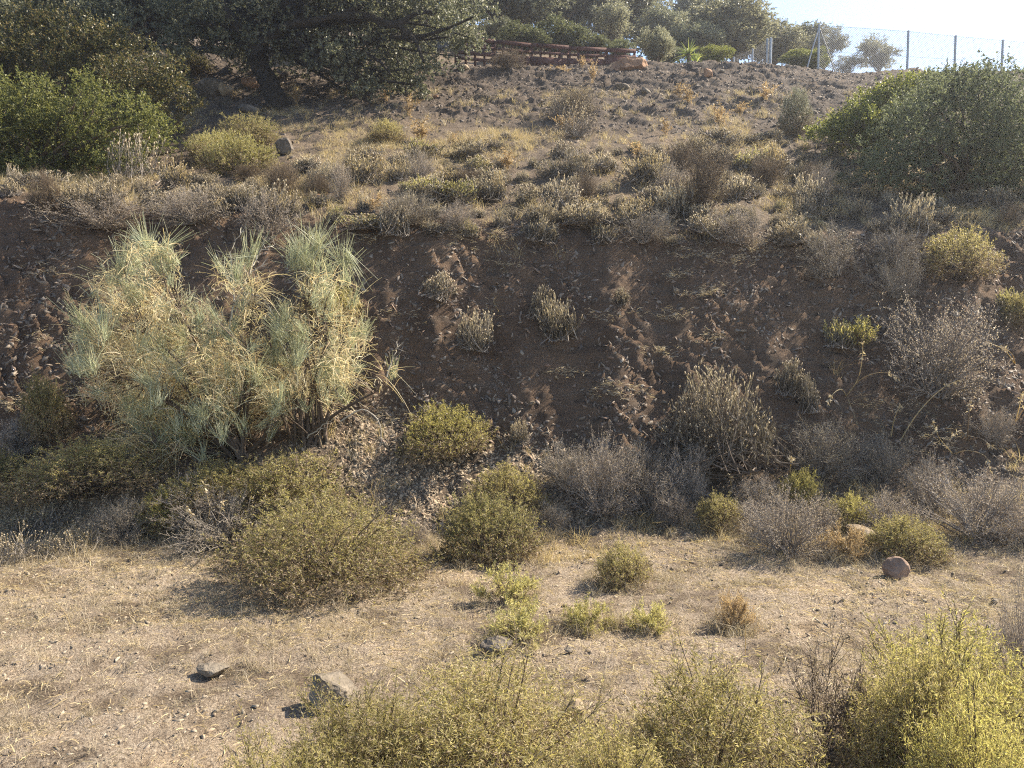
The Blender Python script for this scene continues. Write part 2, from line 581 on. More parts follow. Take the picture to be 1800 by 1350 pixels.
# ------------------------------------------------------------------ ground sheet
ys = np.concatenate([np.arange(-60, 0, 4.0), np.arange(0, 3.2, .2), np.arange(3.2, 9.0, .048), np.arange(9.0, 13.2, .028), np.arange(13.2, 21, .06), np.arange(21, 28, .055),
                     np.arange(28, 46, .4), np.arange(46, 138, 4), np.array([138, 200, 320, 500, 800])])
xs = np.concatenate([-np.array([800, 400, 200, 110, 70, 50, 38, 30, 25, 22]), np.arange(-20, -12, .16), np.arange(-12, 12, .058), np.arange(12, 20, .16),
                     np.array([20, 22, 25, 30, 38, 50, 70, 110, 200, 400, 800])])
GX, GY = np.meshgrid(xs, ys)
GZ = height(GX.ravel(), GY.ravel()).reshape(GX.shape)
ny, nx = GX.shape
gi = np.arange(ny * nx).reshape(ny, nx)
F = np.stack([gi[:-1, :-1], gi[:-1, 1:], gi[1:, 1:], gi[1:, :-1]], -1).reshape(-1, 4)
mb = MB()
jx = np.where((np.abs(GX) < 11.8) & (GY > 3.4) & (GY < 27), .018, 0)
mb.add(np.stack([GX + (rng.random(GX.shape) - .5) * jx, GY, GZ], -1), F)
ground = mb.build("ground", M['soil'], smooth=True)
tag(ground, kind="structure")
bz, rz_, tz = zones(GX.ravel(), GY.ravel())
trk = sm(7.8, 9.6, GY.ravel() + (fbm(GX.ravel() * .8, GY.ravel() * .8, 90, 3) - .5) * 2)
colz = np.stack([bz, rz_, trk, np.ones_like(bz)], -1).astype(np.float32)
ca = ground.data.color_attributes.new("zone", 'FLOAT_COLOR', 'POINT')
ca.data.foreach_set("color", colz.ravel())

# ------------------------------------------------------------------ rubble and litter (uncountable)


def fan(rg, n, y0, y1, half=0.78):
    y = np.sqrt(rg.random(n) * (y1 ** 2 - y0 ** 2) + y0 ** 2)
    x = (rg.random(n) * 2 - 1) * half * y
    return x, y


def slope_normals(x, y, e=0.05):
    zx = (height(x + e, y) - height(x - e, y)) / (2 * e)
    zy = (height(x, y + e) - height(x, y - e)) / (2 * e)
    return unit(np.stack([-zx, -zy, np.ones_like(zx)], -1))


def chips(rg, x, y, size, flat=0.35, tilt=0.6, lift=0.25):
    """irregular flat stone chips: bent triangular / quad plates with thickness"""
    n = len(x)
    c = np.stack([x, y, height(x, y)], -1)
    nn = unit(slope_normals(x, y) + rg.normal(size=(n, 3)) * tilt)
    a, b = frames(nn)
    th = rg.random(n) * 6.28
    a, b = a * np.cos(th)[:, None] + b * np.sin(th)[:, None], -a * np.sin(th)[:, None] + b * np.cos(th)[:, None]
    size = np.asarray(size)
    ang = np.array([0, 1.7, 3.2, 4.6])[None, :] + rg.normal(size=(n, 4)) * .35
    rad = size[:, None] * (0.55 + .6 * rg.random((n, 4))) * np.array([1.5, .62, 1.3, .66])[None]
    top = c[:, None] + a[:, None] * (np.cos(ang) * rad)[..., None] + b[:, None] * (np.sin(ang) * rad)[..., None] + nn[:, None] * (size * flat * (lift + .5))[:, None, None]
    bot = c[:, None] + a[:, None] * (np.cos(ang) * rad * 1.12)[..., None] + b[:, None] * (np.sin(ang) * rad * 1.12)[..., None] - nn[:, None] * (size * flat * .7)[:, None, None]
    V = np.concatenate([top, bot], 1).reshape(-1, 3)
    k = np.arange(n)[:, None, None] * 8
    fc = np.array([[0, 1, 2, 3], [0, 4, 5, 1], [1, 5, 6, 2], [2, 6, 7, 3], [3, 7, 4, 0]])[None]
    return V, (k + fc).reshape(-1, 4)


rg = np.random.default_rng(11)
# shale flakes on the bank face
x, y = fan(rg, 60000, 9.2, 13.2)
bk, rd, ta = zones(x, y)
keep = (rg.random(len(x)) < bk * (.25 + .9 * sm(.45, .62, fbm(x * 1.3, y * 1.3 + x * .4, 101, 3))))
x, y = x[keep][:22000], y[keep][:22000]
mb = MB()
mb.add(*chips(rg, x, y, .010 + .045 * rg.random(len(x)) ** 2.8, .15, .42))
tag(mb.build("shale_rubble", M['chipdark']), kind="stuff")
# paler scree at the foot and scattered gravel on the track
x, y = fan(rg, 90000, 8.4, 11.0)
bk, rd, ta = zones(x, y)
u = x / y
pc = np.exp(-((u + .14) / .10) ** 2) * 1.0 + np.exp(-((u - .04) / .06) ** 2) * .8 + np.exp(-((u + .63) / .05) ** 2) * .8 + .10
keep = rg.random(len(x)) < ta * pc
x, y = x[keep][:12000], y[keep][:12000]
mb = MB()
mb.add(*chips(rg, x, y, .012 + .028 * rg.random(len(x)) ** 1.7, .13, .45, .6))
tag(mb.build("scree", M['chip']), kind="stuff")
mb = MB()
x, y = fan(rg, 30000, 3.3, 9.0)
keep = rg.random(len(x)) < .12 + .9 * sm(.48, .66, fbm(x * .9 + 4, y * 1.1, 151, 4))
x, y = x[keep], y[keep]
mb.add(*chips(rg, x, y, .003 + .022 * rg.random(len(x)) ** 4.5, .45, .3, 0.0))
tag(mb.build("gravel", M['gravel']), kind="stuff")
x, y = fan(rg, 42000, 13, 28)
bk, rd, ta = zones(x, y)
keep = rg.random(len(x)) < .12 + .85 * rd
x, y = x[keep][:26000], y[keep][:26000]
mb = MB()
mb.add(*chips(rg, x, y, .014 + .045 * rg.random(len(x)) ** 2.5, .4, .5, .3))
tag(mb.build("slope_rubble", M['slopechip']), kind="stuff")


def fibre_clumps(rg, pts):
    mb = MB()
    ch = MB()
    for px, row, w_, n in pts:
        for _ in range(n):
            g = ground_hit(px + rg.normal() * w_ * .5, row + rg.normal() * w_ * .14)
            m = 7
            az = rg.random(m) * 6.283
            d = np.stack([np.cos(az), np.sin(az) * .6 - .3, .25 * rg.normal(size=m) + .1], -1)
            p0 = g + rg.normal(size=(m, 3)) * .02 + [0, -.01, .015]
            e = p0 + d * (.04 + .08 * rg.random((m, 1)))
            mb.add(*ribbons(bez(p0, (p0 + e) / 2 + [0, 0, .02], e, 3), .004 + .004 * rg.random(m), rg, .5))
    return mb


def blades(rg, x, y, length, width, lean=.5, seg=3, z=None, bunch=None):
    n = len(x)
    p0 = np.stack([x, y, (height(x, y) if z is None else z) - .005], -1)
    az = rg.random(n) * 6.283
    d = np.stack([np.cos(az), np.sin(az), np.zeros(n)], -1) * (lean * (.3 + rg.random(n)))[:, None]
    Ln = np.asarray(length)[:, None]
    c = p0 + np.array([0, 0, .6]) * Ln + d * Ln * .25
    e = p0 + np.stack([d[:, 0], d[:, 1], 1.0 - .45 * np.hypot(d[:, 0], d[:, 1])], -1) * Ln
    return ribbons(bez(p0, c, e, seg), width, rg, .15)


def tuft_points(rg, cx, cy, per, rad):
    n = len(cx)
    k = np.repeat(np.arange(n), per)
    r = np.sqrt(rg.random(len(k))) * np.repeat(rad, per) if np.ndim(rad) else np.sqrt(rg.random(len(k))) * rad
    a = rg.random(len(k)) * 6.283
    return cx[k] + np.cos(a) * r, cy[k] + np.sin(a) * r, k


rg = np.random.default_rng(12)
# straw lying on the track
mb = MB()
x, y = fan(rg, 46000, 3.3, 9.2)
keep = rg.random(len(x)) < .25 + .75 * sm(.40, .58, fbm(x * .8, y * 1.3, 111, 4))
x, y = x[keep], y[keep]
n = len(x)
az = rg.random(n) * 6.283
d = np.stack([np.cos(az), np.sin(az), rg.normal(size=n) * .22], -1)
ln = .02 + .07 * rg.random(n) ** 1.6
p0 = np.stack([x, y, height(x, y) + .012], -1)
mb.add(*ribbons(np.stack([p0, p0 + d * ln[:, None] * .5 + [0, 0, .006], p0 + d * ln[:, None]], 1), .003 + .003 * rg.random(n), rg, .6))
tag(mb.build("straw_litter", M['straw']), kind="stuff")
# short standing dry grass of the track
mb = MB()
cx, cy_ = fan(rg, 9500, 3.4, 9.6)
px_ = 900 + 1360 * cx / cy_
dens = .2 + .95 * sm(.46, .60, fbm(cx * .7, cy_ * .9, 121, 4)) * np.where(px_ < 950, 1, .65)
dens = dens + .9 * np.exp(-((px_ - 180) / 260) ** 2 - ((cy_ - 6.4) / .8) ** 2) + .55 * np.exp(-((px_ - 720) / 150) ** 2 - ((cy_ - 6.2) / .35) ** 2)
dens = dens * np.where((cy_ < 4.5) & (px_ < 500), .5, 1)
keep = rg.random(len(cx)) < dens
cx, cy_ = cx[keep], cy_[keep]
x, y, k = tuft_points(rg, cx, cy_, 16, .03 + .05 * rg.random(len(cx)))
hh = (.03 + .11 * rg.random(len(cx)) ** 2)[k] * (.5 + .8 * rg.random(len(k)))
mb.add(*blades(rg, x, y, hh, .0022 + .0018 * rg.random(len(x)), 1.0))
tag(mb.build("dry_grass", M['greystraw']), kind="stuff")
# taller straw at the foot of the bank, on the terrace and on the slope
mb = MB()
cx, cy_ = fan(rg, 15000, 8.0, 24)
bk, rd, ta = zones(cx, cy_)
dens = (sm(.45, .62, fbm(cx * .55, cy_ * .55, 131, 4)) * .9 + .14) * (1 - bk * .93) * (1 - rd * .7)
dens = dens * np.where(cy_ > 12.5, 1.0, .55)
keep = rg.random(len(cx)) < dens
cx, cy_ = cx[keep], cy_[keep]
x, y, k = tuft_points(rg, cx, cy_, 26, .05 + .09 * rg.random(len(cx)))
hh = (.07 + .22 * rg.random(len(cx)) ** 1.5)[k] * (.5 + .8 * rg.random(len(k)))
mb.add(*blades(rg, x, y, hh, .004 + .003 * rg.random(len(x)), .8))
tag(mb.build("straw_grass", M['straw']), kind="stuff")

rg = np.random.default_rng(14)
fp = [(1240, 520, 40, 26), (1180, 490, 34, 18), (1345, 440, 60, 34), (1300, 462, 40, 18), (1170, 558, 50, 22), (1090, 690, 60, 24), (1000, 660, 40, 16), (1150, 622, 40, 14), (850, 422, 70, 30),
      (820, 412, 40, 16), (640, 420, 40, 14), (1060, 560, 50, 14), (1250, 600, 40, 14), (1240, 450, 60, 26), (900, 470, 60, 12), (700, 560, 60, 12), (90, 480, 60, 14), (60, 600, 60, 14), (1650, 780, 90, 40),
      (1560, 720, 90, 26), (1380, 760, 60, 20), (700, 740, 60, 16), (25, 715, 40, 24)]
tag(fibre_clumps(rg, fp).build("dead_grass_fibres", M['head']), kind="stuff")

# ------------------------------------------------------------------ plant builders


def dome_dirs(rg, n, low=0.0):
    az = rg.random(n) * 6.283
    c = low + (1 - low) * rg.random(n)
    s = np.sqrt(np.maximum(0, 1 - c * c))
    return np.stack([np.cos(az) * s, np.sin(az) * s, c], -1)


def lump_factor(rg, d, k=9, amp=.3):
    c = dome_dirs(rg, k)
    v = np.max(np.exp((d @ c.T - 1) * 9), axis=1)
    return 1 - amp + amp * 1.25 * v


def shrub_meshes(rg, R, H, stems, twigs, lpt, leaf, leafw, tw_len, stem_r=.007, low=.05, amp=.3, dryfrac=.25, spread=.9, up=.4, sub=None, flat=False):
    d = dome_dirs(rg, stems, low)
    f = lump_factor(rg, d, 9, amp) * (.72 + .28 * rg.random(stems) ** .5)
    tip = d * f[:, None] * np.array([R, R, H])
    base = np.stack([rg.normal(size=stems) * R * .09, rg.normal(size=stems) * R * .09, np.full(stems, -.03)], -1)
    ctrl = base * .5 + tip * np.array([.38, .38, .62]) + rg.normal(size=(stems, 3)) * R * .07
    paths = bez(base, ctrl, tip, 6)
    wood = MB()
    wood.add(*tubes(paths, stem_r * (.7 + .6 * rg.random((stems, 1))) * np.linspace(1, .3, 6)[None], 4))
    idx = rg.integers(0, stems, twigs)
    t = .25 + .75 * rg.random(twigs) ** .75
    p, tg = along(paths, idx, t)
    out = unit(p * np.array([1, 1, .6]) + 1e-6)
    td = unit(tg * .8 + rg.normal(size=(twigs, 3)) * .55 + out * .35 + np.array([0, 0, up]))
    ln = tw_len * (.5 + .8 * rg.random(twigs))
    e = p + td * ln[:, None]
    tp = bez(p, p + td * ln[:, None] * .5 - np.array([0, 0, .06]) * ln[:, None], e, 4)
    if flat:
        wood.add(*ribbons(tp, .004, rg, .4))
    else:
        wood.add(*tubes(tp[:, ::3], stem_r * .32 * np.ones((twigs, 1)) * np.array([[1, .5]]), 3))
    if sub:
        ns, sl = sub
        i2 = rg.integers(0, twigs, ns)
        p2, t2 = along(tp, i2, rg.random(ns))
        d2 = unit(t2 * .6 + rg.normal(size=(ns, 3)) * .6 + [0, 0, up * .6])
        l2 = sl * (.5 + rg.random(ns))
        e2 = p2 + d2 * l2[:, None]
        sp_ = np.stack([p2, p2 + d2 * l2[:, None] * .5 + rg.normal(size=(ns, 3)) * sl * .1, e2], 1)
        wood.add(*ribbons(sp_, .0034, rg, .5))
        tp = np.concatenate([tp[:, [0, 1, 3]], sp_])
    N = len(tp) * lpt
    i3 = np.repeat(np.arange(len(tp)), lpt)
    pl, tl = along(tp, i3, .1 + .92 * rg.random(N))
    dl = unit(tl * .75 + unit(rg.normal(size=(N, 3))) * spread + [0, 0, .15])
    lw = leafw * (.7 + .6 * rg.random(N))
    ll = leaf * (.55 + .75 * rg.random(N))
    rel = pl[:, 2] / H + np.hypot(pl[:, 0], pl[:, 1]) / R * .45
    dry = rg.random(N) < dryfrac * 2.2 * sm(1.05, .25, rel)
    A, B = MB(), MB()
    A.add(*leaves(pl[~dry], dl[~dry], ll[~dry], lw[~dry], rg))
    if dry.any():
        B.add(*leaves(pl[dry], dl[dry], ll[dry] * .9, lw[dry], rg, .2))
    else:
        B = None
    return wood, A, B


def sublumps(rg, lumps, m, f=.36):
    lumps = np.asarray(lumps, float)
    d = unit(rg.normal(size=(len(lumps), m, 3)) + [0, 0, .15])
    c = lumps[:, None, :3] + d * (lumps[:, None, 3:] * (.62 + .3 * rg.random((len(lumps), m, 1)))) * np.array([1, 1, .85])
    rad = lumps[:, None, 3:] * f * (.65 + .7 * rg.random((len(lumps), m, 1)))
    return np.concatenate([c, rad], -1).reshape(-1, 4)


def crown(rg, lumps, per, leaf, leafw, sprig=.22, k=12, shell=.55, upw=.4):
    """lumps: (N,4) centre + radius in metres; returns sprig starts, axes and the foliage"""
    lumps = np.asarray(lumps, float)
    area = lumps[:, 3] ** 2
    n = int(per)
    idx = rg.choice(len(lumps), n, p=area / area.sum())
    d = unit(rg.normal(size=(n, 3)))
    r = lumps[idx, 3] * (shell + (1 - shell) * rg.random(n) ** .6) * (1 + .18 * np.sin(d[:, 0] * 7 + idx) * np.cos(d[:, 2] * 6 - idx))
    pos = lumps[idx, :3] + d * r[:, None] * np.array([1, 1, .85])
    ax = unit(d + rg.normal(size=(n, 3)) * .5 + [0, 0, upw])
    ln = sprig * (.5 + .8 * rg.random(n))
    i = np.repeat(np.arange(n), k)
    t = rg.random(len(i))
    p = pos[i] + ax[i] * (ln[i] * t)[:, None]
    dl = unit(ax[i] * .6 + unit(rg.normal(size=(len(i), 3))))
    fo = MB()
    fo.add(*leaves(p, dl, leaf * (.6 + .7 * rg.random(len(i))), leafw * (.7 + .6 * rg.random(len(i))), rg, 0, .3))
    return pos, ax, idx, fo


def shrub_proto(name, seed, R, H, fol, wood='wood', dry='brown', dome=0, dleaf=(.030, .0075, .085), **kw):
    rg = np.random.default_rng(seed)
    w, a, b = shrub_meshes(rg, R, H, **kw)
    if dome:                      # rounded outer cushion of short leafy shoots
        m = 150
        d = dome_dirs(rg, m, -.05)
        c = d * (.60 + .24 * rg.random((m, 1))) * np.array([R, R, H * .98])
        c[:, 2] = np.maximum(c[:, 2], H * .10)
        lum = np.concatenate([c, R * (.13 + .12 * rg.random((m, 1)))], 1)
        pos, ax, ix, fo = crown(rg, lum, dome, dleaf[0], dleaf[1], dleaf[2], 11, .35, .55)
        V, F_ = fo.v[0].reshape(-1, 4, 3), None
        low = V[:, 0, 2] / H + rg.normal(size=len(V)) * .22
        dead = (low < .30) | (rg.random(len(V)) < .10)
        for sel, mbx in ((~dead, a), (dead, b)):
            n = int(sel.sum())
            mbx.add(V[sel].reshape(-1, 3), np.arange(n * 4).reshape(n, 4))
    return dict(name=name, R=R, H=H, parts=[("stems", w.mesh("stems", M[wood]), None), ("foliage", a.mesh("foliage", M[fol]), 'fol')]
                + ([("dry_leaves", b.mesh("dry_leaves", M[dry]), None)] if b else []))


def lavender_proto(seed, R=.30, H=.48, n=150, heads=.75, leafy=1.0, headsize=1.0, low=.25, amp=.38, oldt=.36, bw=.33, wood='twig'):
    rg = np.random.default_rng(seed)
    d = dome_dirs(rg, n, low)
    f = lump_factor(rg, d, 6, amp) * (.62 + .38 * rg.random(n) ** .6)
    tip = d * f[:, None] * np.array([R * 1.05, R * 1.05, H])
    tip[:, 2] = np.maximum(tip[:, 2], .35 * H * rg.random(n))
    base = np.stack([rg.normal(size=n) * R * bw, rg.normal(size=n) * R * bw, np.full(n, -.03)], -1)
    paths = bez(base, base * .5 + tip * np.array([.7, .7, .3]) + rg.normal(size=(n, 3)) * R * .13, tip, 5)
    st = MB()
    st.add(*ribbons(paths, .0055, rg, .6))
    k = n // 3
    st.add(*tubes(paths[:k, :4] * np.array([1, 1, .75]), .006 * np.ones((k, 4)) * np.linspace(1, .4, 4)[None], 3))
    per = int(26 * leafy)
    idx = np.repeat(np.arange(n), per)
    t = .15 + .83 * rg.random(len(idx)) ** .8
    p, tg = along(paths, idx, t)
    dl = unit(tg * 1.2 + unit(rg.normal(size=(len(idx), 3))) * .42 + [0, 0, .25])
    ln, wd = .046 * (.6 + .8 * rg.random(len(idx))), .0062 * (.7 + .6 * rg.random(len(idx)))
    old = p[:, 2] / H + .18 * rg.normal(size=len(p)) < oldt  # low leaves get the dark tone: old growth plus painted base shade
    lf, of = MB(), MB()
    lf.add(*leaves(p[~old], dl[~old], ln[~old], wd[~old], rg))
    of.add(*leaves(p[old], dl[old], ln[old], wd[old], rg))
    hd = MB()
    k = np.flatnonzero(rg.random(n) < heads)
    tp, tg = along(paths, k, np.full(len(k), .999))
    a, b = frames(tg)
    Lh = (.030 * headsize * (.7 + .6 * rg.random(len(k))))[:, None]
    Wh = (.0085 * headsize * (.8 + .5 * rg.random(len(k))))[:, None]
    c = tp + tg * Lh * .4
    V = np.stack([tp - tg * Lh * .1, c + a * Wh, c + b * Wh, c - a * Wh, c - b * Wh, tp + tg * Lh], 1).reshape(-1, 3)
    fc = np.array([[0, 2, 1], [0, 3, 2], [0, 4, 3], [0, 1, 4], [5, 1, 2], [5, 2, 3], [5, 3, 4], [5, 4, 1]])
    hd.add(V, (np.arange(len(k))[:, None, None] * 6 + fc[None]).reshape(-1, 3))
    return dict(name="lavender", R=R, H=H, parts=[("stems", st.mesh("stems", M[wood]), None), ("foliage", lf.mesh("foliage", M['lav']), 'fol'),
                                                   ("old_shade_leaves", of.mesh("old_shade_leaves", M['lavold_shade']), None), ("seed_heads", hd.mesh("seed_heads", M['head']), None)])


def weed_proto(seed, R=.13, H=.34):
    rg = np.random.default_rng(seed)
    n = 12
    d = dome_dirs(rg, n, .55)
    tip = d * (.6 + .4 * rg.random(n))[:, None] * np.array([R, R, H])
    base = rg.normal(size=(n, 3)) * np.array([.02, .02, 0])
    paths = bez(base, tip * np.array([.3, .3, .6]), tip, 5)
    st, hd = MB(), MB()
    st.add(*ribbons(paths, .008, rg, .5))
    idx = rg.integers(0, n, 46)
    p, tg = along(paths, idx, .35 + .65 * rg.random(46))
    dd = unit(tg * .7 + rg.normal(size=(46, 3)) * .6 + [0, 0, .4])
    e = p + dd * (.05 + .07 * rg.random(46))[:, None]
    st.add(*ribbons(np.stack([p, (p + e) / 2, e], 1), .005, rg, .6))
    k = np.repeat(np.arange(46), 9)
    q = p[k] + (e - p)[k] * rg.random((len(k), 1)) * 1.1
    hd.add(*leaves(q, rg.normal(size=(len(k), 3)) + [0, 0, .5], .026, .013, rg))
    return dict(name="dry_weed", R=R, H=H, parts=[("stems", st.mesh("stems", M['orange']), None), ("leaves", hd.mesh("leaves", M['orange']), 'fol')])


def place(proto, loc, w, h, rz, label, cat, group=None, fol=None, name=None, depth_ratio=None):
    """a plant standing at LOC, W wide and H high; shares mesh data between alike plants"""
    root = empty(name or proto['name'], loc, rz)
    sxy = w / (2 * proto['R'])
    sy = sxy if depth_ratio is None else sxy * depth_ratio
    root.scale = (sxy, sy, h / proto['H'])
    tag(root, label, cat, group)
    for pn, me, role in proto['parts']:
        o = bpy.data.objects.new(pn, me)
        C.objects.link(o)
        o.parent = root
        if pn in ('foliage', 'dry_leaves', 'old_shade_leaves', 'seed_heads', 'leaves', 'stems', 'crown'):
            o['kind'] = "stuff"
        if role == 'fol' and fol:
            o.material_slots[0].link = 'OBJECT'
            o.material_slots[0].material = M[fol]
    return root


SKIRT = []
LAND = []          # (px, row, phrase) of things that labels of repeats may refer to


def at_px(proto, px, row, wpx, hpx, label, cat, fol=None, group=None, name=None, rz=None, dr=None, phrase=None):
    b = ground_hit(px, row)
    e = .3
    sl = max(0.0, float(height(b[0], b[1] + e) - height(b[0], b[1] - e)) / (2 * e))
    R_ = wpx * b[1] / 1360 / 2
    yb = b[1] + .72 * R_ * max(0.0, 1 - sl / .7)
    b = onground(b[0] * yb / b[1], yb)
    s = b[1] / 1360
    if row > 840:
        SKIRT.append((b[0], b[1], R_))
    r = np.random.default_rng(int(px * 31 + row * 7) % 99991)
    if phrase:
        LAND.append((px, row - hpx / 2, phrase))
    b[2] -= .02
    o = place(proto, b, wpx * s, hpx * s * 1.02, 0, label, cat, group, fol, name, dr or .8 + .45 * r.random())
    o.rotation_euler = (r.normal() * .10, r.normal() * .13, r.normal() * .45 + (3.14 if r.random() < .5 else 0))
    return o


# ------------------------------------------------------------------ olive-yellow shrubs
S = {}
S['big'] = shrub_proto("shrub", 21, .95, 1.05, 'olive', dome=3000, stems=110, twigs=1000, lpt=15, leaf=.030, leafw=.0078, tw_len=.12, dryfrac=.35, amp=.08, up=.15, spread=1.1)
S['mid'] = shrub_proto("shrub", 22, .60, .70, 'olive', dome=1700, stems=80, twigs=650, lpt=15, leaf=.030, leafw=.0078, tw_len=.10, dryfrac=.3, amp=.12, up=.2, spread=1.1)
S['mid2'] = shrub_proto("shrub", 23, .60, .70, 'olive', dome=1400, stems=70, twigs=650, lpt=15, leaf=.032, leafw=.0078, tw_len=.11, dryfrac=.3, amp=.2, up=.2, spread=1.1)
S['small'] = shrub_proto("shrub", 24, .30, .32, 'yellow', stems=34, twigs=330, lpt=16, leaf=.034, leafw=.0060, tw_len=.11, stem_r=.004, dryfrac=.2, amp=.35)
S['near1'] = shrub_proto("shrub", 25, .62, .9, 'near', dome=2900, dleaf=(.026, .0044, .10), stems=80, twigs=850, lpt=16, leaf=.034, leafw=.0046, tw_len=.15, stem_r=.006, dryfrac=.12, amp=.28, low=.08, spread=.95)
S['near2'] = shrub_proto("shrub", 26, .62, .9, 'near', dome=2700, dleaf=(.026, .0044, .10), stems=76, twigs=850, lpt=16, leaf=.036, leafw=.0046, tw_len=.15, stem_r=.006, dryfrac=.14, amp=.32, low=.08, spread=.95)
S['brush'] = shrub_proto("brush", 27, .62, .62, 'mauve', wood='twig', dry='brown', stems=80, twigs=700, lpt=4, leaf=.014, leafw=.006, tw_len=.20, stem_r=.008, dryfrac=.15,
                         amp=.42, sub=(2700, .075), flat=True, up=.25)
S['brush2'] = shrub_proto("brush", 28, .62, .62, 'mauve', wood='twig', dry='brown', stems=70, twigs=640, lpt=4, leaf=.014, leafw=.006, tw_len=.22, stem_r=.008, dryfrac=.1,
                          amp=.55, sub=(2300, .08), flat=True, up=.25)
S['sparse'] = shrub_proto("brush", 29, .35, .55, 'mauve', wood='wood', stems=22, twigs=240, lpt=4, leaf=.016, leafw=.005, tw_len=.16, stem_r=.004, dryfrac=.15, amp=.3, sub=(800, .07), flat=True)
S['cushion'] = shrub_proto("cushion_shrub", 30, .9, .62, 'cushion', dome=2200, dleaf=(.032, .010, .10), stems=80, twigs=700, lpt=15, leaf=.045, leafw=.012, tw_len=.13, dryfrac=.12, amp=.12, up=.6, spread=.6)
S['tumble'] = shrub_proto("dry_bush", 31, .55, .95, 'brown', wood='wood', stems=110, twigs=900, lpt=3, leaf=.02, leafw=.006, tw_len=.26, stem_r=.005, low=.2, dryfrac=0, amp=.15, sub=(2600, .10), flat=True, up=.7)

A = at_px
A(S['big'], 572, 1062, 425, 172, "large rounded olive shrub casting the widest shadow on the track", "shrub", 'olive', phrase="the large rounded shrub on the track")
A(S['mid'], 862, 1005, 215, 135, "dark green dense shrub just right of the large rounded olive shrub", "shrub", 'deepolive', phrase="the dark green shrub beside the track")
A(S['mid2'], 895, 905, 140, 92, "olive shrub at the end of the scree, behind the dark green shrub", "shrub", 'olive')
A(S['mid'], 785, 800, 178, 98, "bright yellow green shrub alone on the bare foot of the bank", "shrub", 'yellow', phrase="the yellow shrub on the bank foot")
A(S['mid2'], 508, 905, 260, 118, "yellowish shrub below the tall broom, behind the large rounded shrub", "shrub", 'olive')
A(S['big'], 165, 900, 320, 112, "wide dull green shrub below the broom at the bank foot", "shrub", 'olive')
A(S['mid'], 315, 935, 150, 80, "golden olive shrub just right of the wide dull green shrub", "shrub", 'yellow')
A(S['mid2'], 395, 885, 170, 85, "olive shrub squeezed between the broom foot and the yellowish shrub", "shrub", 'olive')
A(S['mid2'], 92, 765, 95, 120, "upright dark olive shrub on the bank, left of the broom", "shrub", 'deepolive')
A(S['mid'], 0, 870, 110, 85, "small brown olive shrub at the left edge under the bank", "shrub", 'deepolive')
A(S['mid2'], 1100, 1045, 130, 85, "loose pale olive shrub standing alone on the gravel track", "shrub", 'olive')
SPG = "sparse yellow plants on the track"
A(S['small'], 885, 1075, 130, 72, "sparse yellow plant in front of the dark green shrub", "shrub", 'cushion', SPG)
A(S['small'], 912, 1142, 135, 62, "sparse low yellow plant directly behind the dark broken rock", "shrub", 'cushion', SPG)
A(S['small'], 1035, 1120, 105, 64, "sparse yellow plant on dark soil above the white stone", "shrub", 'cushion', SPG)
A(S['small'], 1142, 1120, 88, 54, "smallest greenish yellow plant right of the one above the white stone", "shrub", 'cushion', SPG)
A(S['small'], 1292, 1118, 75, 72, "orange brown drying plant on the track with a tall stalk beside it", "shrub", 'orange')
A(S['mid'], 1405, 898, 85, 75, "small bright yellow shrub at the top of the right thicket", "shrub", 'yellow')
A(S['mid2'], 1505, 945, 115, 68, "bright yellow shrub behind the long grey boulder", "shrub", 'yellow')
A(S['small'], 1485, 990, 95, 62, "orange yellow low shrub in front of the long grey boulder", "shrub", 'orange')
A(S['mid'], 1592, 1000, 150, 82, "grey olive shrub behind the round boulder at the track edge", "shrub", 'olive')
A(S['mid2'], 1272, 940, 105, 66, "low olive yellow shrub with dry grass between the two grey thickets", "shrub", 'olive')
A(S['mid'], 580, 562, 120, 62, "yellow green shrub on the bank half hidden by the broom top", "shrub", 'yellow')
A(S['mid2'], 1690, 488, 150, 95, "yellow topped olive shrub at the bank crest below the large mastic", "shrub", 'olive')
A(S['mid'], 1790, 572, 75, 62, "orange tinted olive shrub on the bank at the right edge", "shrub", 'olive')
A(S['small'], 1510, 612, 85, 50, "low yellow green herb on the bank beside the big mauve bush", "shrub", 'yellow')
A(S['cushion'], 420, 306, 145, 62, "dense golden cushion shrub on the terrace below the oak", "shrub", None, phrase="the golden cushion shrub")
A(S['cushion'], 382, 282, 95, 45, "smaller pale cushion shrub peeping out behind the golden one", "shrub", None)
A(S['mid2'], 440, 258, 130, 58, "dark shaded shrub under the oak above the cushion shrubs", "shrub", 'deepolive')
A(S['mid'], 1400, 240, 80, 85, "small dark evergreen shrub with thin stem on the rubble slope", "shrub", 'bgdark', phrase="the small dark evergreen on the rubble slope")
A(S['mid2'], 680, 250, 75, 40, "low green yellow shrub on the slope below the oak", "shrub", 'olive')
A(S['mid'], 330, 130, 90, 45, "straw coloured low shrub on the mound left of the oak trunk", "shrub", 'cushion')

# foreground
def near_at(proto, px, d, wpx, toprow, label, fol='near', cat="shrub", rz=0.0):
    b = onground(*(P(px, 700, d)[:2]), -.02)
    top = P(px, toprow, d)[2]
    r = place(proto, b, wpx * d / 1360, (top - b[2]) * 1.03, rz, label, cat, None, fol)
    return r


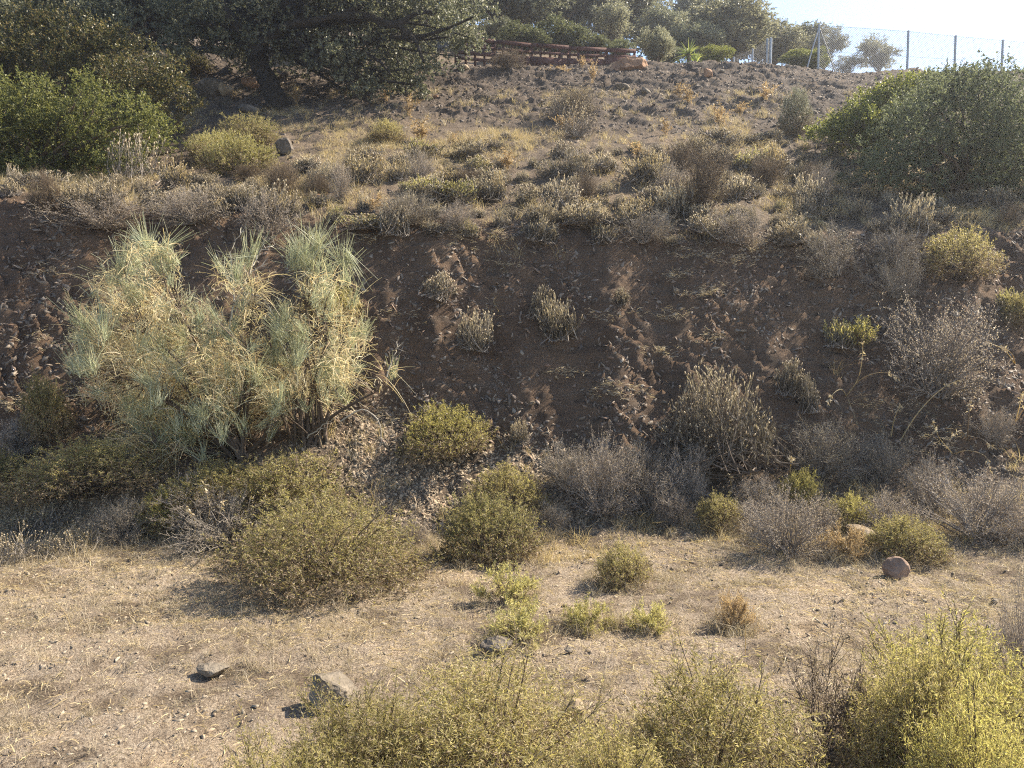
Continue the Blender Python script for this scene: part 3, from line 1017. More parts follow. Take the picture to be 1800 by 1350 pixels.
near_at(S['near1'], 850, 3.75, 540, 1160, "tall yellow green shrub with dark branches at the bottom centre", rz=.4)
near_at(S['near2'], 640, 3.55, 440, 1210, "low yellow green shrub in front of the angular grey rock", rz=1.9)
near_at(S['near1'], 480, 3.15, 360, 1280, "lowest yellow shrub in the bottom left corner of the shrub row", rz=3.0)
near_at(S['near2'], 1080, 3.2, 400, 1272, "pale low shrub in front of the split brown rock", rz=4.2)
near_at(S['near2'], 1275, 3.6, 500, 1165, "broad yellow green shrub between centre shrub and the tall right shrub", rz=.9)
near_at(S['near1'], 1705, 4.1, 420, 1070, "tallest golden shrub in the bottom right corner", 'yellow', rz=3.6)
near_at(S['near2'], 1640, 3.75, 310, 1120, "dense olive gold shrub leaning against the tallest golden shrub", 'near', rz=5.0)
near_at(S['near1'], 1760, 3.3, 330, 1200, "shaded golden shrub cut off by the lower right edge", 'yellow', rz=1.2)
near_at(S['sparse'], 1455, 4.2, 190, 1120, "thin leafless purple brown bush beside the tallest golden shrub", 'mauve', rz=.3)
near_at(S['sparse'], 1530, 4.3, 150, 1165, "thin dry bush tucked behind the olive gold shrub", 'mauve', rz=2.3)
near_at(S['brush'], 1815, 4.9, 130, 1035, "grey dry brush at the right edge behind the tallest golden shrub", 'mauve')

# ------------------------------------------------------------------ grey dry brush
A(S['brush'], 1050, 905, 175, 130, "large mauve grey dry bush at the right end of the scree", "dry bush", None, phrase="the mauve bush by the scree")
A(S['brush2'], 1000, 872, 130, 85, "purple grey brush behind the large mauve bush on the left", "dry bush", 'lavdark')
A(S['brush'], 1115, 872, 140, 85, "dark purple brush behind the large mauve bush on the right", "dry bush", 'lavdark')
A(S['brush2'], 1345, 955, 120, 72, "pale mauve brush between the low olive yellow shrub and the spreading mauve bush", "dry bush", None)
A(S['brush'], 1560, 950, 120, 75, "brown grey brush behind the grey olive shrub by the round boulder", "dry bush", None)
A(S['brush2'], 1140, 912, 150, 100, "brown grey dry bush leaning on the large mauve bush", "dry bush", None)
A(S['brush2'], 1215, 885, 95, 100, "narrow upright grey bush at the bank foot under the flowering lavender", "dry bush", None)
A(S['brush'], 1185, 935, 85, 55, "small brown dry bush on the track edge by the mauve bush", "dry bush", None)
A(S['brush2'], 1645, 690, 215, 165, "big pale mauve bush halfway up the bank on the right", "dry bush", None, phrase="the big pale mauve bush on the bank")
A(S['brush'], 1465, 482, 150, 85, "dark grey brush hanging over the crest of the bank", "dry bush", 'lavdark')
A(S['brush2'], 1572, 522, 115, 72, "silver topped grey brush just below the crest", "dry bush", 'lavdark')
A(S['brush'], 1570, 470, 120, 60, "grey brush between the crest brush and the yellow topped shrub", "dry bush", 'lavdark')
A(S['brush2'], 1710, 970, 220, 120, "wide dry grey thicket at the right edge of the track", "dry bush", None)
A(S['brush'], 1640, 915, 115, 100, "tall grey brown bush at the left end of the right thicket", "dry bush", None)
A(S['brush2'], 1800, 975, 160, 105, "dry grey bush cut by the right edge above the track", "dry bush", None)
A(S['brush'], 1385, 995, 195, 118, "mauve dry bush spreading onto the track left of the boulders", "dry bush", None)
A(S['brush2'], 1440, 955, 110, 80, "grey dry bush between the two yellow shrubs", "dry bush", None)
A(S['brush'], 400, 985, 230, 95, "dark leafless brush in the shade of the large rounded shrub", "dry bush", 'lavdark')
A(S['brush2'], 350, 955, 190, 90, "grey leafless brush behind the dark brush left of the rounded shrub", "dry bush", None)
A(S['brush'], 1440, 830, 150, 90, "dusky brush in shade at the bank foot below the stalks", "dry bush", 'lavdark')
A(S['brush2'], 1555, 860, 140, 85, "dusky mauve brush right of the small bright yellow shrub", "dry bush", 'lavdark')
A(S['brush'], 1330, 915, 120, 60, "low dry bush behind the mauve bush on the track", "dry bush", None)
A(S['brush2'], 960, 940, 110, 50, "low straw coloured brush at the track edge below the scree", "dry bush", 'greystraw')
A(S['brush'], 725, 965, 80, 50, "mauve twiggy brush between the rounded shrub and the scree", "dry bush", None)
A(S['brush2'], 180, 402, 190, 55, "bleached twigs trailing over the crest of the bank at left", "dry bush", None)
A(S['brush'], 330, 398, 150, 60, "grey twigs on the bank crest below the golden cushion shrub", "dry bush", None)
A(S['brush2'], 470, 425, 115, 85, "drooping grey bush on the crest above the broom", "dry bush", None)
A(S['brush'], 715, 395, 130, 55, "grey twiggy bush on the crest right of the broom", "dry bush", 'lavdark')
A(S['brush2'], 1130, 425, 130, 55, "grey brush on the crest below the dark crest rock", "dry bush", 'lavdark')
A(S['brush'], 1290, 430, 130, 60, "grey brush on the crest right of the rounded brown bush", "dry bush", None)
A(S['brush'], 30, 800, 130, 60, "grey bare brush lying on the left bank foot", "dry bush", None)
A(S['brush2'], 1740, 775, 90, 60, "small grey bush on the bank at the far right", "dry bush", None)
A(S['tumble'], 1235, 378, 100, 115, "rounded brown dry bush on the terrace edge", "dry bush", None, phrase="the rounded brown bush")
A(S['tumble'], 893, 122, 80, 30, "grey dry bush on the mound below the brown fence", "dry bush", 'mauve')
A(S['tumble'], 1010, 210, 100, 60, "pale straw bush on the rubble slope below the ridge", "dry bush", 'greystraw')

# ------------------------------------------------------------------ lavender
LV = [lavender_proto(40 + i, heads=h, leafy=l, n=n) for i, (h, l, n) in enumerate([(.7, 1, 150), (.4, 1.2, 165), (.85, .75, 130), (.55, 1, 150)])]
LH = lavender_proto(50, .62, .60, 820, .5, .8, .85, .0, .14, .58, .5, 'wood')
LT = lavender_proto(51, .42, .85, 120, .8, .5, 1.1)
A(LT, 20, 1000, 130, 95, "straw grey dry tuft at the left edge of the track", "dry bush", 'straw', name="dry_bush")
A(LT, 70, 955, 150, 85, "straw tuft behind the two straw tufts at the left edge", "dry bush", 'straw', name="dry_bush")
A(S['brush'], 215, 965, 130, 70, "pale twiggy bush right of the straw tufts at left", "dry bush", 'greystraw')
A(LT, 115, 985, 130, 80, "pale straw tuft right of the one at the left edge", "dry bush", 'straw', name="dry_bush")
A(LV[2], 768, 522, 82, 74, "dry lavender clump highest on the bare bank, left of centre", "lavender", None, phrase="the highest lavender on the bare bank")
A(LV[0], 832, 614, 95, 78, "leafy lavender clump on the bare bank below the highest clump", "lavender", None, phrase="the leafy lavender on the bare bank")
A(LV[2], 948, 560, 70, 85, "dark twiggy lavender leaning on the paired clump of the bank", "lavender", 'lavdark')
A(LV[1], 985, 590, 85, 92, "pale paired lavender clump hanging in the middle of the bank", "lavender", None)
A(LV[2], 1093, 536, 48, 42, "small pink straw lavender tuft alone on the bank", "lavender", 'greystraw')
A(LV[3], 914, 778, 50, 56, "small upright lavender between the yellow shrub and the scree", "lavender", 'greystraw')
A(LV[2], 1385, 690, 75, 95, "dark lavender on the bank right of the big flowering lavender", "lavender", 'lavdark')
A(LV[0], 1425, 725, 60, 75, "lower dark lavender on the bank, under its taller neighbour", "lavender", 'lavdark')
A(LH, 1255, 800, 212, 168, "big lavender bush with pale seed heads and dark shaded base", "lavender", None, phrase="the big lavender with pale heads")
A(LV[3], 1475, 608, 70, 60, "yellow lit lavender on the bank above the arching stalks", "lavender", 'yellow')
A(LV[3], 1770, 545, 55, 45, "small lit lavender on the bank near the right edge", "lavender", 'cushion')
A(LT, 228, 326, 130, 150, "tall grey dry lavender sticks in front of the left mastic bush", "lavender", 'greystraw', phrase="the tall dry sticks by the left mastic")
A(LT, 1015, 245, 95, 88, "tall pale lavender clump highest on the rubble slope", "lavender", 'greystraw', phrase="the tall pale clump on the slope")
A(LT, 985, 215, 70, 65, "grey clump just above the tall pale lavender on the slope", "lavender", None)

# terrace lavender: many individuals, each named by the landmark next to it
LAND += [(480, 190, "the oak trunk"), (1100, 115, "the flat red boulder on the ridge"), (1700, 260, "the large right mastic"), (1163, 372, "the dark rock on the bank edge"),
         (60, 290, "the left mastic bush"), (500, 262, "the grey rock under the oak")]
rg = np.random.default_rng(77)
spots = []
for px, row in [(872, 262), (1085, 372), (745, 275), (700, 395), (900, 385), (1010, 395), (1050, 405), (760, 380), (840, 380), (560, 330), (540, 300), (640, 370), (20, 345), (75, 335), (140, 345),
                (180, 370), (270, 360), (310, 330), (430, 350), (470, 385), (380, 380), (600, 315), (1320, 400), (1370, 395), (640, 405), (690, 415), (765, 412), (825, 420), (950, 424), (1060, 428), (1185, 432), (1245, 426), (1385, 428), (1435, 438), (590, 392), (1160, 400), (1290, 350), (1640, 375), (1700, 370), (1600, 410)]:
    spots.append((px, row))
tries = 0
while len(spots) < 175 and tries < 9000:
    tries += 1
    row = 232 + 178 * rg.random() ** .62
    px = -10 + 1820 * rg.random()
    if px < 330 and row < 325: continue
    if 330 < px < 690 and row < 300 - 60 * (px > 600): continue
    if px > 1480 and row < 340: continue
    if 350 < px < 500 and row < 320: continue
    if 610 < px < 760 and row < 270 and rg.random() < .6: continue
    if px < 610 and row > 385: continue
    m_ = 20 + (row - 232) * .10
    if any(abs(px - a) < m_ and abs(row - b) < m_ * .42 for a, b in spots): continue
    spots.append((px, row))
info = []
for i, (px, row) in enumerate(spots):
    b = ground_hit(px, row)
    w = .35 + .85 * rg.random() ** 1.6
    h = (.26 + .36 * rg.random()) * (1.3 if w > .8 else 1.0 if w > .5 else .75) * (.8 if row < 290 else 1)
    kind = int(rg.integers(0, 4))
    fol = rg.choice(['lav', 'lav', 'greystraw', 'straw', 'lavdark', 'lav', 'lav', 'greystraw', 'cushion'])
    if rg.random() < .13 and i > 40:
        fol, w, h = 'brownbush', .45 + .5 * rg.random(), .35 + .4 * rg.random()
    info.append([px, row, b, w, h, kind, fol])
cnt = {}
ordn = ["nearest", "second", "third", "fourth", "fifth", "sixth", "seventh", "eighth", "ninth", "tenth", "eleventh", "twelfth", "thirteenth", "fourteenth", "fifteenth", "sixteenth",
        "seventeenth", "eighteenth", "nineteenth", "twentieth"]
tint = dict(brownbush="brown dry bush", lav="pale tan", straw="bright straw", greystraw="straw grey", cushion="yellowish", lavdark="dark grey")
keyed = []
for it in info:
    px, row = it[0], it[1] - 15
    dd = [math.hypot(px - a, (row - b) * 2.2) for a, b, _ in LAND]
    j = int(np.argmin(dd))
    a, b, ph = LAND[j]
    side = "left of" if px < a - 1.2 * abs(row - b) else "right of" if px > a + 1.2 * abs(row - b) else "above" if row < b else "below"
    keyed.append(((it[6], side, ph), dd[j], it))
keyed.sort(key=lambda k: k[1])
for key, dist, (px, row, b, w, h, kind, fol) in keyed:
    n_ = cnt.get(key, 0)
    cnt[key] = n_ + 1
    total = sum(1 for k in keyed if k[0] == key)
    o_ = ordn[min(n_, 19)]
    if fol == 'brownbush':
        lab = f"brown twiggy dry bush just {key[1]} {key[2]}" if total == 1 else f"brown twiggy dry bush, {o_} {key[1]} {key[2]}"
        o = place(S[['tumble', 'brush', 'tumble'][kind % 3]], b - [0, 0, .02], w, h, rg.random() * 6.28, lab, "dry bush", "brown dry bushes among the lavender")
        o.rotation_euler = (rg.normal() * .15, rg.normal() * .15, rg.random() * 6.28)
        continue
    lab = f"{tint[fol]} lavender just {key[1]} {key[2]}" if total == 1 else f"{tint[fol]} lavender, {o_} {key[1]} {key[2]}"
    o = place(LV[kind], b - [0, 0, .02], w, h, rg.random() * 6.28, lab, "lavender", "lavender clumps on the terrace above the bank", fol)
    o.rotation_euler = (rg.normal() * .16, rg.normal() * .16, rg.random() * 6.28)

# orange dry weeds on the slope and ridge
WP = [weed_proto(60 + i) for i in range(3)]
wsp = [(718, 205, 30, 40, "orange dry weed between the oak and the rubble slope"), (680, 180, 26, 28, "orange dry weed just under the drooping oak branch"),
       (1040, 150, 26, 36, "orange dry weed below the flat red boulder"), (985, 122, 46, 24, "wide orange weed in front of the brown fence"),
       (1022, 120, 22, 18, "small orange weed between brown fence and red boulder"), (1195, 172, 34, 26, "orange weed on the rubble right of the red boulder"),
       (1212, 188, 36, 28, "second orange weed just below its neighbour on the rubble"), (1272, 222, 38, 40, "brightest orange weed in the middle of the rubble slope"),
       (1345, 178, 32, 30, "orange weed left of the small dark evergreen"), (520, 190, 26, 44, "tall straw weed beside the oak trunk"),
       (988, 230, 30, 30, "orange weed left of the tall pale lavender"), (1005, 228, 26, 28, "orange weed at the foot of the tall pale lavender"),
       (660, 372, 44, 30, "orange weed at the bank edge below the terrace"), (1120, 280, 40, 34, "orange weed on the terrace right of the pale clump"),
       (890, 305, 50, 34, "orange straw weed in the middle of the terrace"), (1170, 240, 26, 28, "orange weed at the lower edge of the rubble slope"),
       (800, 260, 30, 26, "orange brown weed on the terrace left of centre"), (1300, 205, 30, 26, "pale orange weed beside the brightest one"), (740, 255, 60, 40, "reddish straw weed among the lavender left of centre")]
for px, row, w, h, lab in wsp:
    A(WP[int(px) % 3], px, row, w, h, lab, "dry weed", None, "orange dry weeds on the slope")

# dry grass growing round the feet of the shrubs
rg = np.random.default_rng(16)
mb = MB()
for bx, by, R_ in SKIRT:
    n = int(14 + 26 * R_)
    a = rg.random(n) * 6.283
    rr_ = R_ * (.75 + .55 * rg.random(n))
    x, y, k = tuft_points(rg, bx + np.cos(a) * rr_, by + np.sin(a) * rr_ * .9, 18, .05 + .05 * rg.random(n))
    hh = (.06 + .16 * rg.random(n) ** 1.4)[k] * (.5 + .8 * rg.random(len(k)))
    mb.add(*blades(rg, x, y, hh, .003 + .002 * rg.random(len(x)), .8))
tag(mb.build("dry_grass", M['greystraw']), kind="stuff")

# ------------------------------------------------------------------ stalks on the right of the bank


def stalk(pts_list, label, heads=True, wid=.017, mat='straw'):
    """arching straw stems given by points of the photograph at the bank's depth"""
    b = ground_hit(*pts_list[0][0])
    root = empty("dry_stalk", b)
    tag(root, label, "dry stalk", "dry stalks on the right of the bank")
    r_ = np.random.default_rng(int(pts_list[0][0][0]))
    st, hd = MB(), MB()
    for pl in pts_list:
        n = len(pl)
        q = []
        for i, (px, row) in enumerate(pl):
            q.append(P(px, row, b[1] - .05 - .30 * i / (n - 1)) - b)
        q = np.array(q)
        q[0] = np.array([0, 0, -.03]) if pl is pts_list[0] or True else q[0]
        tt = np.linspace(0, n - 1, 12)
        i = np.clip(tt.astype(int), 0, n - 2)
        f = (tt - i)[:, None]
        pp = q[i] * (1 - f) + q[i + 1] * f
        pp[1:-1] = (pp[:-2] + pp[1:-1] * 2 + pp[2:]) / 4
        pp[1:-1] = (pp[:-2] + pp[1:-1] * 2 + pp[2:]) / 4
        st.add(*tubes(pp[None], np.linspace(1, .35, 12)[None] * wid * .5, 4))
        if heads:
            m_ = 14
            t = .72 + .28 * r_.random(m_)
            p0, tg = along(pp[None], np.zeros(m_, int), t)
            hd.add(*leaves(p0, tg * .5 + r_.normal(size=(m_, 3)) * .5 + [0, 0, -.3], .06, .022, r_))
    st.build("stem", M[mat], root)
    if heads:
        hd.build("seed_heads", M['head'], root)['kind'] = 'stuff'
    return root


stalk([[(1488, 694), (1508, 670), (1515, 640), (1517, 602)], [(1488, 694), (1508, 668), (1535, 655), (1562, 654), (1578, 665)], [(1488, 694), (1480, 682), (1465, 690), (1454, 710)],
       [(1480, 700), (1500, 725), (1508, 750), (1512, 785)]], "forked arching stalk with pale drooping heads in the middle of the shaded bank")
stalk([[(1581, 774), (1605, 735), (1635, 700), (1665, 675), (1688, 668)]], "single long slanting stalk with pale husks right of the forked stalk")
stalk([[(1566, 765), (1572, 735), (1583, 712)]], "short stalk with a pale nodding head between the two long stalks")
stalk([[(1700, 775), (1702, 740), (1706, 705)], [(1700, 775), (1690, 755), (1672, 765)], [(1700, 775), (1722, 768), (1750, 790)]], "ragged brown stalk with crumpled leaves near the right edge", True, .018, 'brown')
stalk([[(1785, 640), (1768, 615), (1745, 605), (1732, 603)], [(1795, 645), (1780, 622), (1760, 608)]], "pair of stalks arching left from the right edge of the bank")
stalk([[(1320, 835), (1318, 800), (1305, 775)]], "thin bent stalk on the bank foot under the big lavender")
stalk([[(1388, 838), (1390, 815), (1392, 802)]], "short stalk rising above the small bright yellow shrub")
stalk([[(1287, 865), (1285, 850), (1283, 832)]], "short flowering stalk left of the small bright yellow shrub")
stalk([[(1785, 745), (1792, 715), (1797, 690)], [(1785, 745), (1795, 725), (1805, 712)]], "upright husked stalk cut by the right edge")
stalk([[(1675, 800), (1650, 770), (1640, 740)], [(1675, 800), (1700, 790), (1735, 800), (1742, 830)]], "tangled thin stalks below the ragged brown stalk")
stalk([[(1310, 1150), (1311, 1110), (1310, 1085)]], "tall thin straw stalk on the track beside the orange plant", False, .006)
stalk([[(340, 960), (372, 900), (358, 850)], [(352, 960), (385, 910), (392, 880)], [(340, 960), (345, 920), (330, 890)]], "bundle of tall straw stalks left of the large rounded shrub", True, .008)
stalk([[(125, 1100), (115, 1075), (85, 1048)]], "single long straw stalk leaning over the left track", False, .006)

# ------------------------------------------------------------------ the big broom shrubs


def broom(label, base_px, ellipses, tufts, bare, seed, density, dref):
    rg = np.random.default_rng(seed)
    b = ground_hit(*base_px)
    root = empty("broom_shrub", b)
    tag(root, label, "broom")
    tp, kd, sz = [], [], []

    def depth(px, row):
        g = ground_hit(px, row)[1]
        return g

    gcache = {}
    for ex, ey, rx, ry in ellipses:
        n = int(density * rx * ry / 1000)
        for _ in range(n):
            a, r = rg.random() * 6.283, math.sqrt(rg.random())
            px, row = ex + math.cos(a) * r * rx, ey + math.sin(a) * r * ry
            kk = (int(px / 40), int(row / 40))
            if kk not in gcache:
                gcache[kk] = depth(kk[0] * 40 + 20, kk[1] * 40 + 20)
            d = min(dref + rg.normal() * .45, gcache[kk] - .12)
            tp.append(P(px, row, d) - b)
            kd.append(rg.random() < (.34 if row < 690 else .6))
            sz.append(.17 + .18 * rg.random())
    for px, row, s in tufts:
        d = min(dref - .1 + rg.normal() * .2, depth(px, row) - .15)
        for _ in range(3):
            tp.append(P(px + rg.normal() * 8, row + rg.normal() * 8, d) - b)
            kd.append(True)
            sz.append(s * (.8 + .4 * rg.random()))
    tp, kd, sz = np.array(tp), np.array(kd), np.array(sz)
    wood, green, dry, pale = MB(), MB(), MB(), MB()
    # limbs: a few trunks from the base, then a branch to every tuft
    nb = 24
    tgt = tp[rg.choice(len(tp), nb, replace=False)] * np.array([.8, .8, .72])
    bs = np.stack([rg.normal(size=nb) * .10, rg.normal(size=nb) * .10, np.full(nb, -.05)], -1)
    trunks = bez(bs, bs + (tgt - bs) * np.array([.35, .35, .6]) + rg.normal(size=(nb, 3)) * .1, tgt, 8)
    wood.add(*tubes(trunks, .030 * (.5 + .7 * rg.random((nb, 1))) * np.linspace(1, .4, 8)[None], 5))
    allp = trunks.reshape(-1, 3)
    near = np.argmin(((tp[:, None] - allp[None] + np.array([0, 0, -.15])) ** 2).sum(-1), 1)
    st = allp[near]
    br = bez(st, (st + tp) / 2 + rg.normal(size=tp.shape) * .06 + [0, 0, -.05], tp, 5)
    wood.add(*tubes(br, .008 * (.5 + .6 * rg.random((len(tp), 1))) * np.linspace(1, .4, 5)[None], 3))
    # sprays
    for mask, mbx, per, fan_, droop, up in ((kd, green, 40, .27, .08, 1.2), (~kd, dry, 34, .62, .42, .6)):
        idx = np.repeat(np.flatnonzero(mask), per)
        n = len(idx)
        outw = unit(tp[idx] * np.array([1, .6, .25]))
        dmain = unit(outw * .3 + np.array([0, 0, up]) + (rg.normal(size=(len(tp), 3)) * .55)[idx])
        d0 = unit(dmain + rg.normal(size=(n, 3)) * (fan_ * (.5 + 1.1 * rg.random(len(tp)))[idx])[:, None])
        ln = sz[idx] * (.35 + 1.1 * rg.random(n) ** 1.4)
        p0 = tp[idx] - dmain * (sz[idx] * .35 * rg.random(n))[:, None] + rg.normal(size=(n, 3)) * (.03 if mbx is green else .075)
        c = p0 + d0 * ln[:, None] * .5
        e = p0 + d0 * ln[:, None] + np.array([0, 0, -droop]) * ln[:, None] * (.4 + .8 * rg.random(n))[:, None]
        mbx.add(*ribbons(bez(p0, c, e, 4), .0058 + .0034 * rg.random(n), rg, .45))
        if mbx is dry:      # small dry pods and flecks on the straw sprays
            q = bez(p0, c, e, 4)
            m_ = n // 2
            i2 = rg.integers(0, n, m_)
            pq, tq = along(q, i2, .3 + .7 * rg.random(m_))
            mbx.add(*leaves(pq, rg.normal(size=(m_, 3)), .018, .011, rg))
    for pl in bare:
        q = np.array([P(px, row, min(dref - .25, depth(px, row) - .2)) - b for px, row in pl])
        tt = np.linspace(0, len(q) - 1, 14)
        i = np.clip(tt.astype(int), 0, len(q) - 2)
        f = (tt - i)[:, None]
        pp = q[i] * (1 - f) + q[i + 1] * f
        pp[1:-1] = (pp[:-2] + 2 * pp[1:-1] + pp[2:]) / 4
        pp += rg.normal(size=pp.shape) * .008
        pale.add(*tubes(pp[None], np.linspace(1, .3, 14)[None] * .011, 5))
        m_ = 12
        p0, tg = along(pp[None], np.zeros(m_, int), .3 + .7 * rg.random(m_))
        e = p0 + unit(tg + rg.normal(size=(m_, 3)) * .7) * (.10 + .14 * rg.random((m_, 1)))
        pale.add(*ribbons(bez(p0, (p0 + e) / 2 + rg.normal(size=e.shape) * .03, e, 5), .005, rg, .4))
    wood.build("branches", M['wood'], root)
    green.build("green_sprays", M['rush'], root)
    dry.build("straw_sprays", M['rushdry'], root)
    if bare:
        pale.build("bare_branches", M['paletwig'], root)['kind'] = 'stuff'
    return root


broom("large broom shrub with straw and blue green sprays on the left bank", (425, 800),
      [(225, 570, 75, 105), (325, 610, 95, 85), (420, 645, 58, 95), (300, 690, 120, 85), (205, 650, 70, 75), (430, 710, 80, 75), (265, 485, 45, 55), (425, 490, 38, 55), (300, 760, 110, 45),
       (165, 600, 40, 60), (160, 660, 35, 50)],
      [(285, 445, .42), (215, 480, .42), (250, 430, .35), (300, 460, .3), (435, 455, .36), (415, 480, .3), (350, 560, .36), (390, 590, .34), (450, 680, .30), (455, 655, .26), (340, 690, .34), (250, 745, .32),
       (280, 770, .3), (330, 780, .3), (140, 575, .34), (490, 560, .3), (370, 640, .3), (230, 520, .3)],
      [[(400, 590), (405, 550), (425, 510), (440, 480), (470, 460)], [(412, 530), (408, 480), (405, 440), (425, 405)], [(425, 515), (455, 520), (475, 540)], [(240, 725), (290, 715), (345, 728), (390, 740)],
       [(440, 480), (455, 440), (478, 432)]], 31, 7.2, 10.0)
broom("narrower broom shrub standing at the right side of the large broom", (545, 778),
      [(560, 600, 70, 90), (555, 500, 38, 50), (600, 530, 30, 45), (545, 690, 75, 60), (600, 640, 28, 55), (508, 675, 38, 58), (688, 645, 13, 22)],
      [(535, 445, .42), (560, 440, .40), (515, 460, .34), (608, 455, .36), (500, 580, .36), (520, 610, .34), (575, 640, .3), (630, 580, .3), (545, 470, .34), (480, 620, .34)],
      [[(600, 740), (640, 715), (668, 740), (672, 775), (660, 800)], [(680, 660), (695, 620), (700, 600)], [(540, 770), (570, 745), (600, 730)]], 32, 7.2, 10.15)

# ------------------------------------------------------------------ leafy crowns from lumps


def limbs(rg, base, lumps, r0, fork, sides=7, thin=.35):
    """tapered limbs from a fork point to every lump, with side branches"""
    w = MB()
    L_ = np.asarray(lumps)[:, :3]
    n = len(L_)
    f = np.broadcast_to(fork, (n, 3))
    mid = f + (L_ - f) * .5 + rg.normal(size=(n, 3)) * np.linalg.norm(L_ - f, axis=1)[:, None] * .13 + np.array([0, 0, .12])
    pt = bez(f, mid, L_, 8)
    pt[:, 1:-1] += rg.normal(size=pt[:, 1:-1].shape) * .03
    w.add(*tubes(pt, r0 * (thin + .3 * rg.random((n, 1))) * np.linspace(1, .2, 8)[None], sides - 2))
    m = n * 9
    i = rg.integers(0, n, m)
    p0, tg = along(pt, i, .35 + .65 * rg.random(m))
    R_ = np.asarray(lumps)[i, 3]
    e = p0 + unit(tg * .5 + rg.normal(size=(m, 3))) * (R_ * (.5 + .5 * rg.random(m)))[:, None]
    w.add(*tubes(bez(p0, (p0 + e) / 2 + rg.normal(size=(m, 3)) * .05, e, 4), r0 * .09 * np.linspace(1, .3, 4)[None] * np.ones((m, 1)), 3))
    return w


def px_lumps(lst, d0, rg, dj):
    out = []
    for px, row, r in lst:
        d = d0 + (rg.random() * 2 - 1) * dj
        p = P(px, row, d)
        out.append([*p, r * d / 1360])
    return np.array(out)


# holm oak
rg = np.random.default_rng(91)
OB = ground_hit(485, 190)
OD = OB[1]
oak = empty("holm_oak", OB)
tag(oak, "large dark holm oak with leaning black trunk on the upper slope", "tree")
lst = [(290, 40, 62), (340, 62, 40), (385, 60, 60), (430, 20, 70), (350, -40, 90), (480, -40, 90), (420, 75, 40), (600, -60, 100), (700, -50, 100), (650, 85, 52), (600, 112, 38), (705, 105, 48),
       (690, 145, 30), (745, 120, 32), (790, 65, 50), (832, 30, 36), (760, 5, 70), (560, 100, 36), (655, 145, 26), (500, 95, 26), (610, 30, 52), (560, -10, 50), (720, 50, 46), (840, 70, 22),
       (500, -150, 150), (650, -140, 130), (380, -130, 120), (760, -90, 80), (310, -20, 60), (540, 60, 30), (625, 150, 20), (735, 150, 18), (810, 100, 24), (690, 165, 26), (650, 160, 22), (735, 165, 20), (618, 158, 16), (590, 130, 26)]
ol = px_lumps(lst, OD, rg, 1.5)
back = ol.copy()
back[:, 1] += 1.4 + rg.random(len(back)) * 1.6
back[:, 2] += .5
allL = np.concatenate([ol, back[:12], back[16:30]])
allL[:, :3] -= OB
seen = allL[:, 2] + OB[2] < P(500, -55, OD)[2]
pos, ax, ix, fo = crown(rg, sublumps(rg, allL[seen], 9, .38), 6900, .072, .044, .16, 11, .35, .2)
pos, ax, ix, f2_ = crown(rg, allL[~seen], 2200, .14, .09, .3, 11, .4, .2)
fo.add(f2_.v[0], f2_.f[0])
fo.build("crown", M['oak'], oak)
tr = np.array([P(488, 200, OD) - OB, P(486, 176, OD) - OB, P(474, 148, OD) - OB, P(458, 122, OD) - OB, P(448, 92, OD) - OB, P(456, 60, OD) - OB, P(475, 35, OD) - OB])
tr[:, 1] += np.array([0, 0, 0, .05, .1, .2, .3])
w = MB()
rr = np.array([.36, .30, .265, .255, .26, .24, .20])
tt = np.linspace(0, 6, 25)
pp = np.stack([np.interp(tt, range(7), tr[:, j]) for j in range(3)], -1)
V, F = tubes(pp[None], np.interp(tt, range(7), rr)[None], 14)
V += rg.normal(size=V.shape) * .012
w.add(V, F)
# the root flare
for a in np.linspace(0, 6.28, 7)[:-1]:
    e = np.array([math.cos(a) * .55, math.sin(a) * .45, -.2])
    w.add(*tubes(bez(np.array([[0, 0, .18]]), np.array([[math.cos(a) * .3, math.sin(a) * .27, .0]]), e[None], 6), np.linspace(.16, .05, 6)[None], 6))
w.build("trunk", M['bark'], oak, True)
w = limbs(rg, None, allL, .30, pp[-4], 7, .16)
for pl, r in ([[(460, 75), (500, 45), (545, 38), (590, 30), (640, 8)], .15], [[(590, 30), (650, 25), (680, 45), (700, 45), (730, 20), (760, 22)], .12], [[(458, 95), (430, 60), (400, 30), (380, -20)], .18],
              [[(700, 45), (730, 70), (745, 110)], .07], [[(640, 90), (670, 110), (690, 135)], .05], [[(560, 75), (590, 110), (620, 130)], .05]):
    q = np.array([P(px, row, OD - .6) - OB for px, row in pl])
    t2 = np.linspace(0, len(q) - 1, 12)
    q2 = np.stack([np.interp(t2, range(len(q)), q[:, j]) for j in range(3)], -1)
    q2[1:-1] = (q2[:-2] + 2 * q2[1:-1] + q2[2:]) / 4
    w.add(*tubes(q2[None], np.linspace(r, r * .45, 12)[None], 8))
w.build("limbs", M['bark'], oak, True)


def mastic(label, lst, d0, dj, per, mat, base_px, seed, leaf=.05, leafw=.022, cat="bush", name="mastic_bush", extra_back=1.2):
    rg = np.random.default_rng(seed)
    ll = px_lumps(lst, d0, rg, dj)
    bx = P(base_px[0], base_px[1], d0 + .4)
    b = onground(bx[0], bx[1], -.05)
    bl = ll.copy()
    bl[:, 1] += extra_back
    ll2 = np.concatenate([ll, bl])
    ll2[:, :3] -= b
    root = empty(name, b)
    tag(root, label, cat)
    pos, ax, ix, fo = crown(rg, np.concatenate([sublumps(rg, ll2[:len(ll)], 13), sublumps(rg, ll2[len(ll):], 4)]), int(per * 1.1), leaf * 1.1, leafw * 1.1, .20, 12, .45, .9)
    fo.build("foliage", M[mat], root)
    limbs(rg, None, ll2, .12, np.array([0, 0, .1]), 6, .35).build("branches", M['wood'], root)
    return root


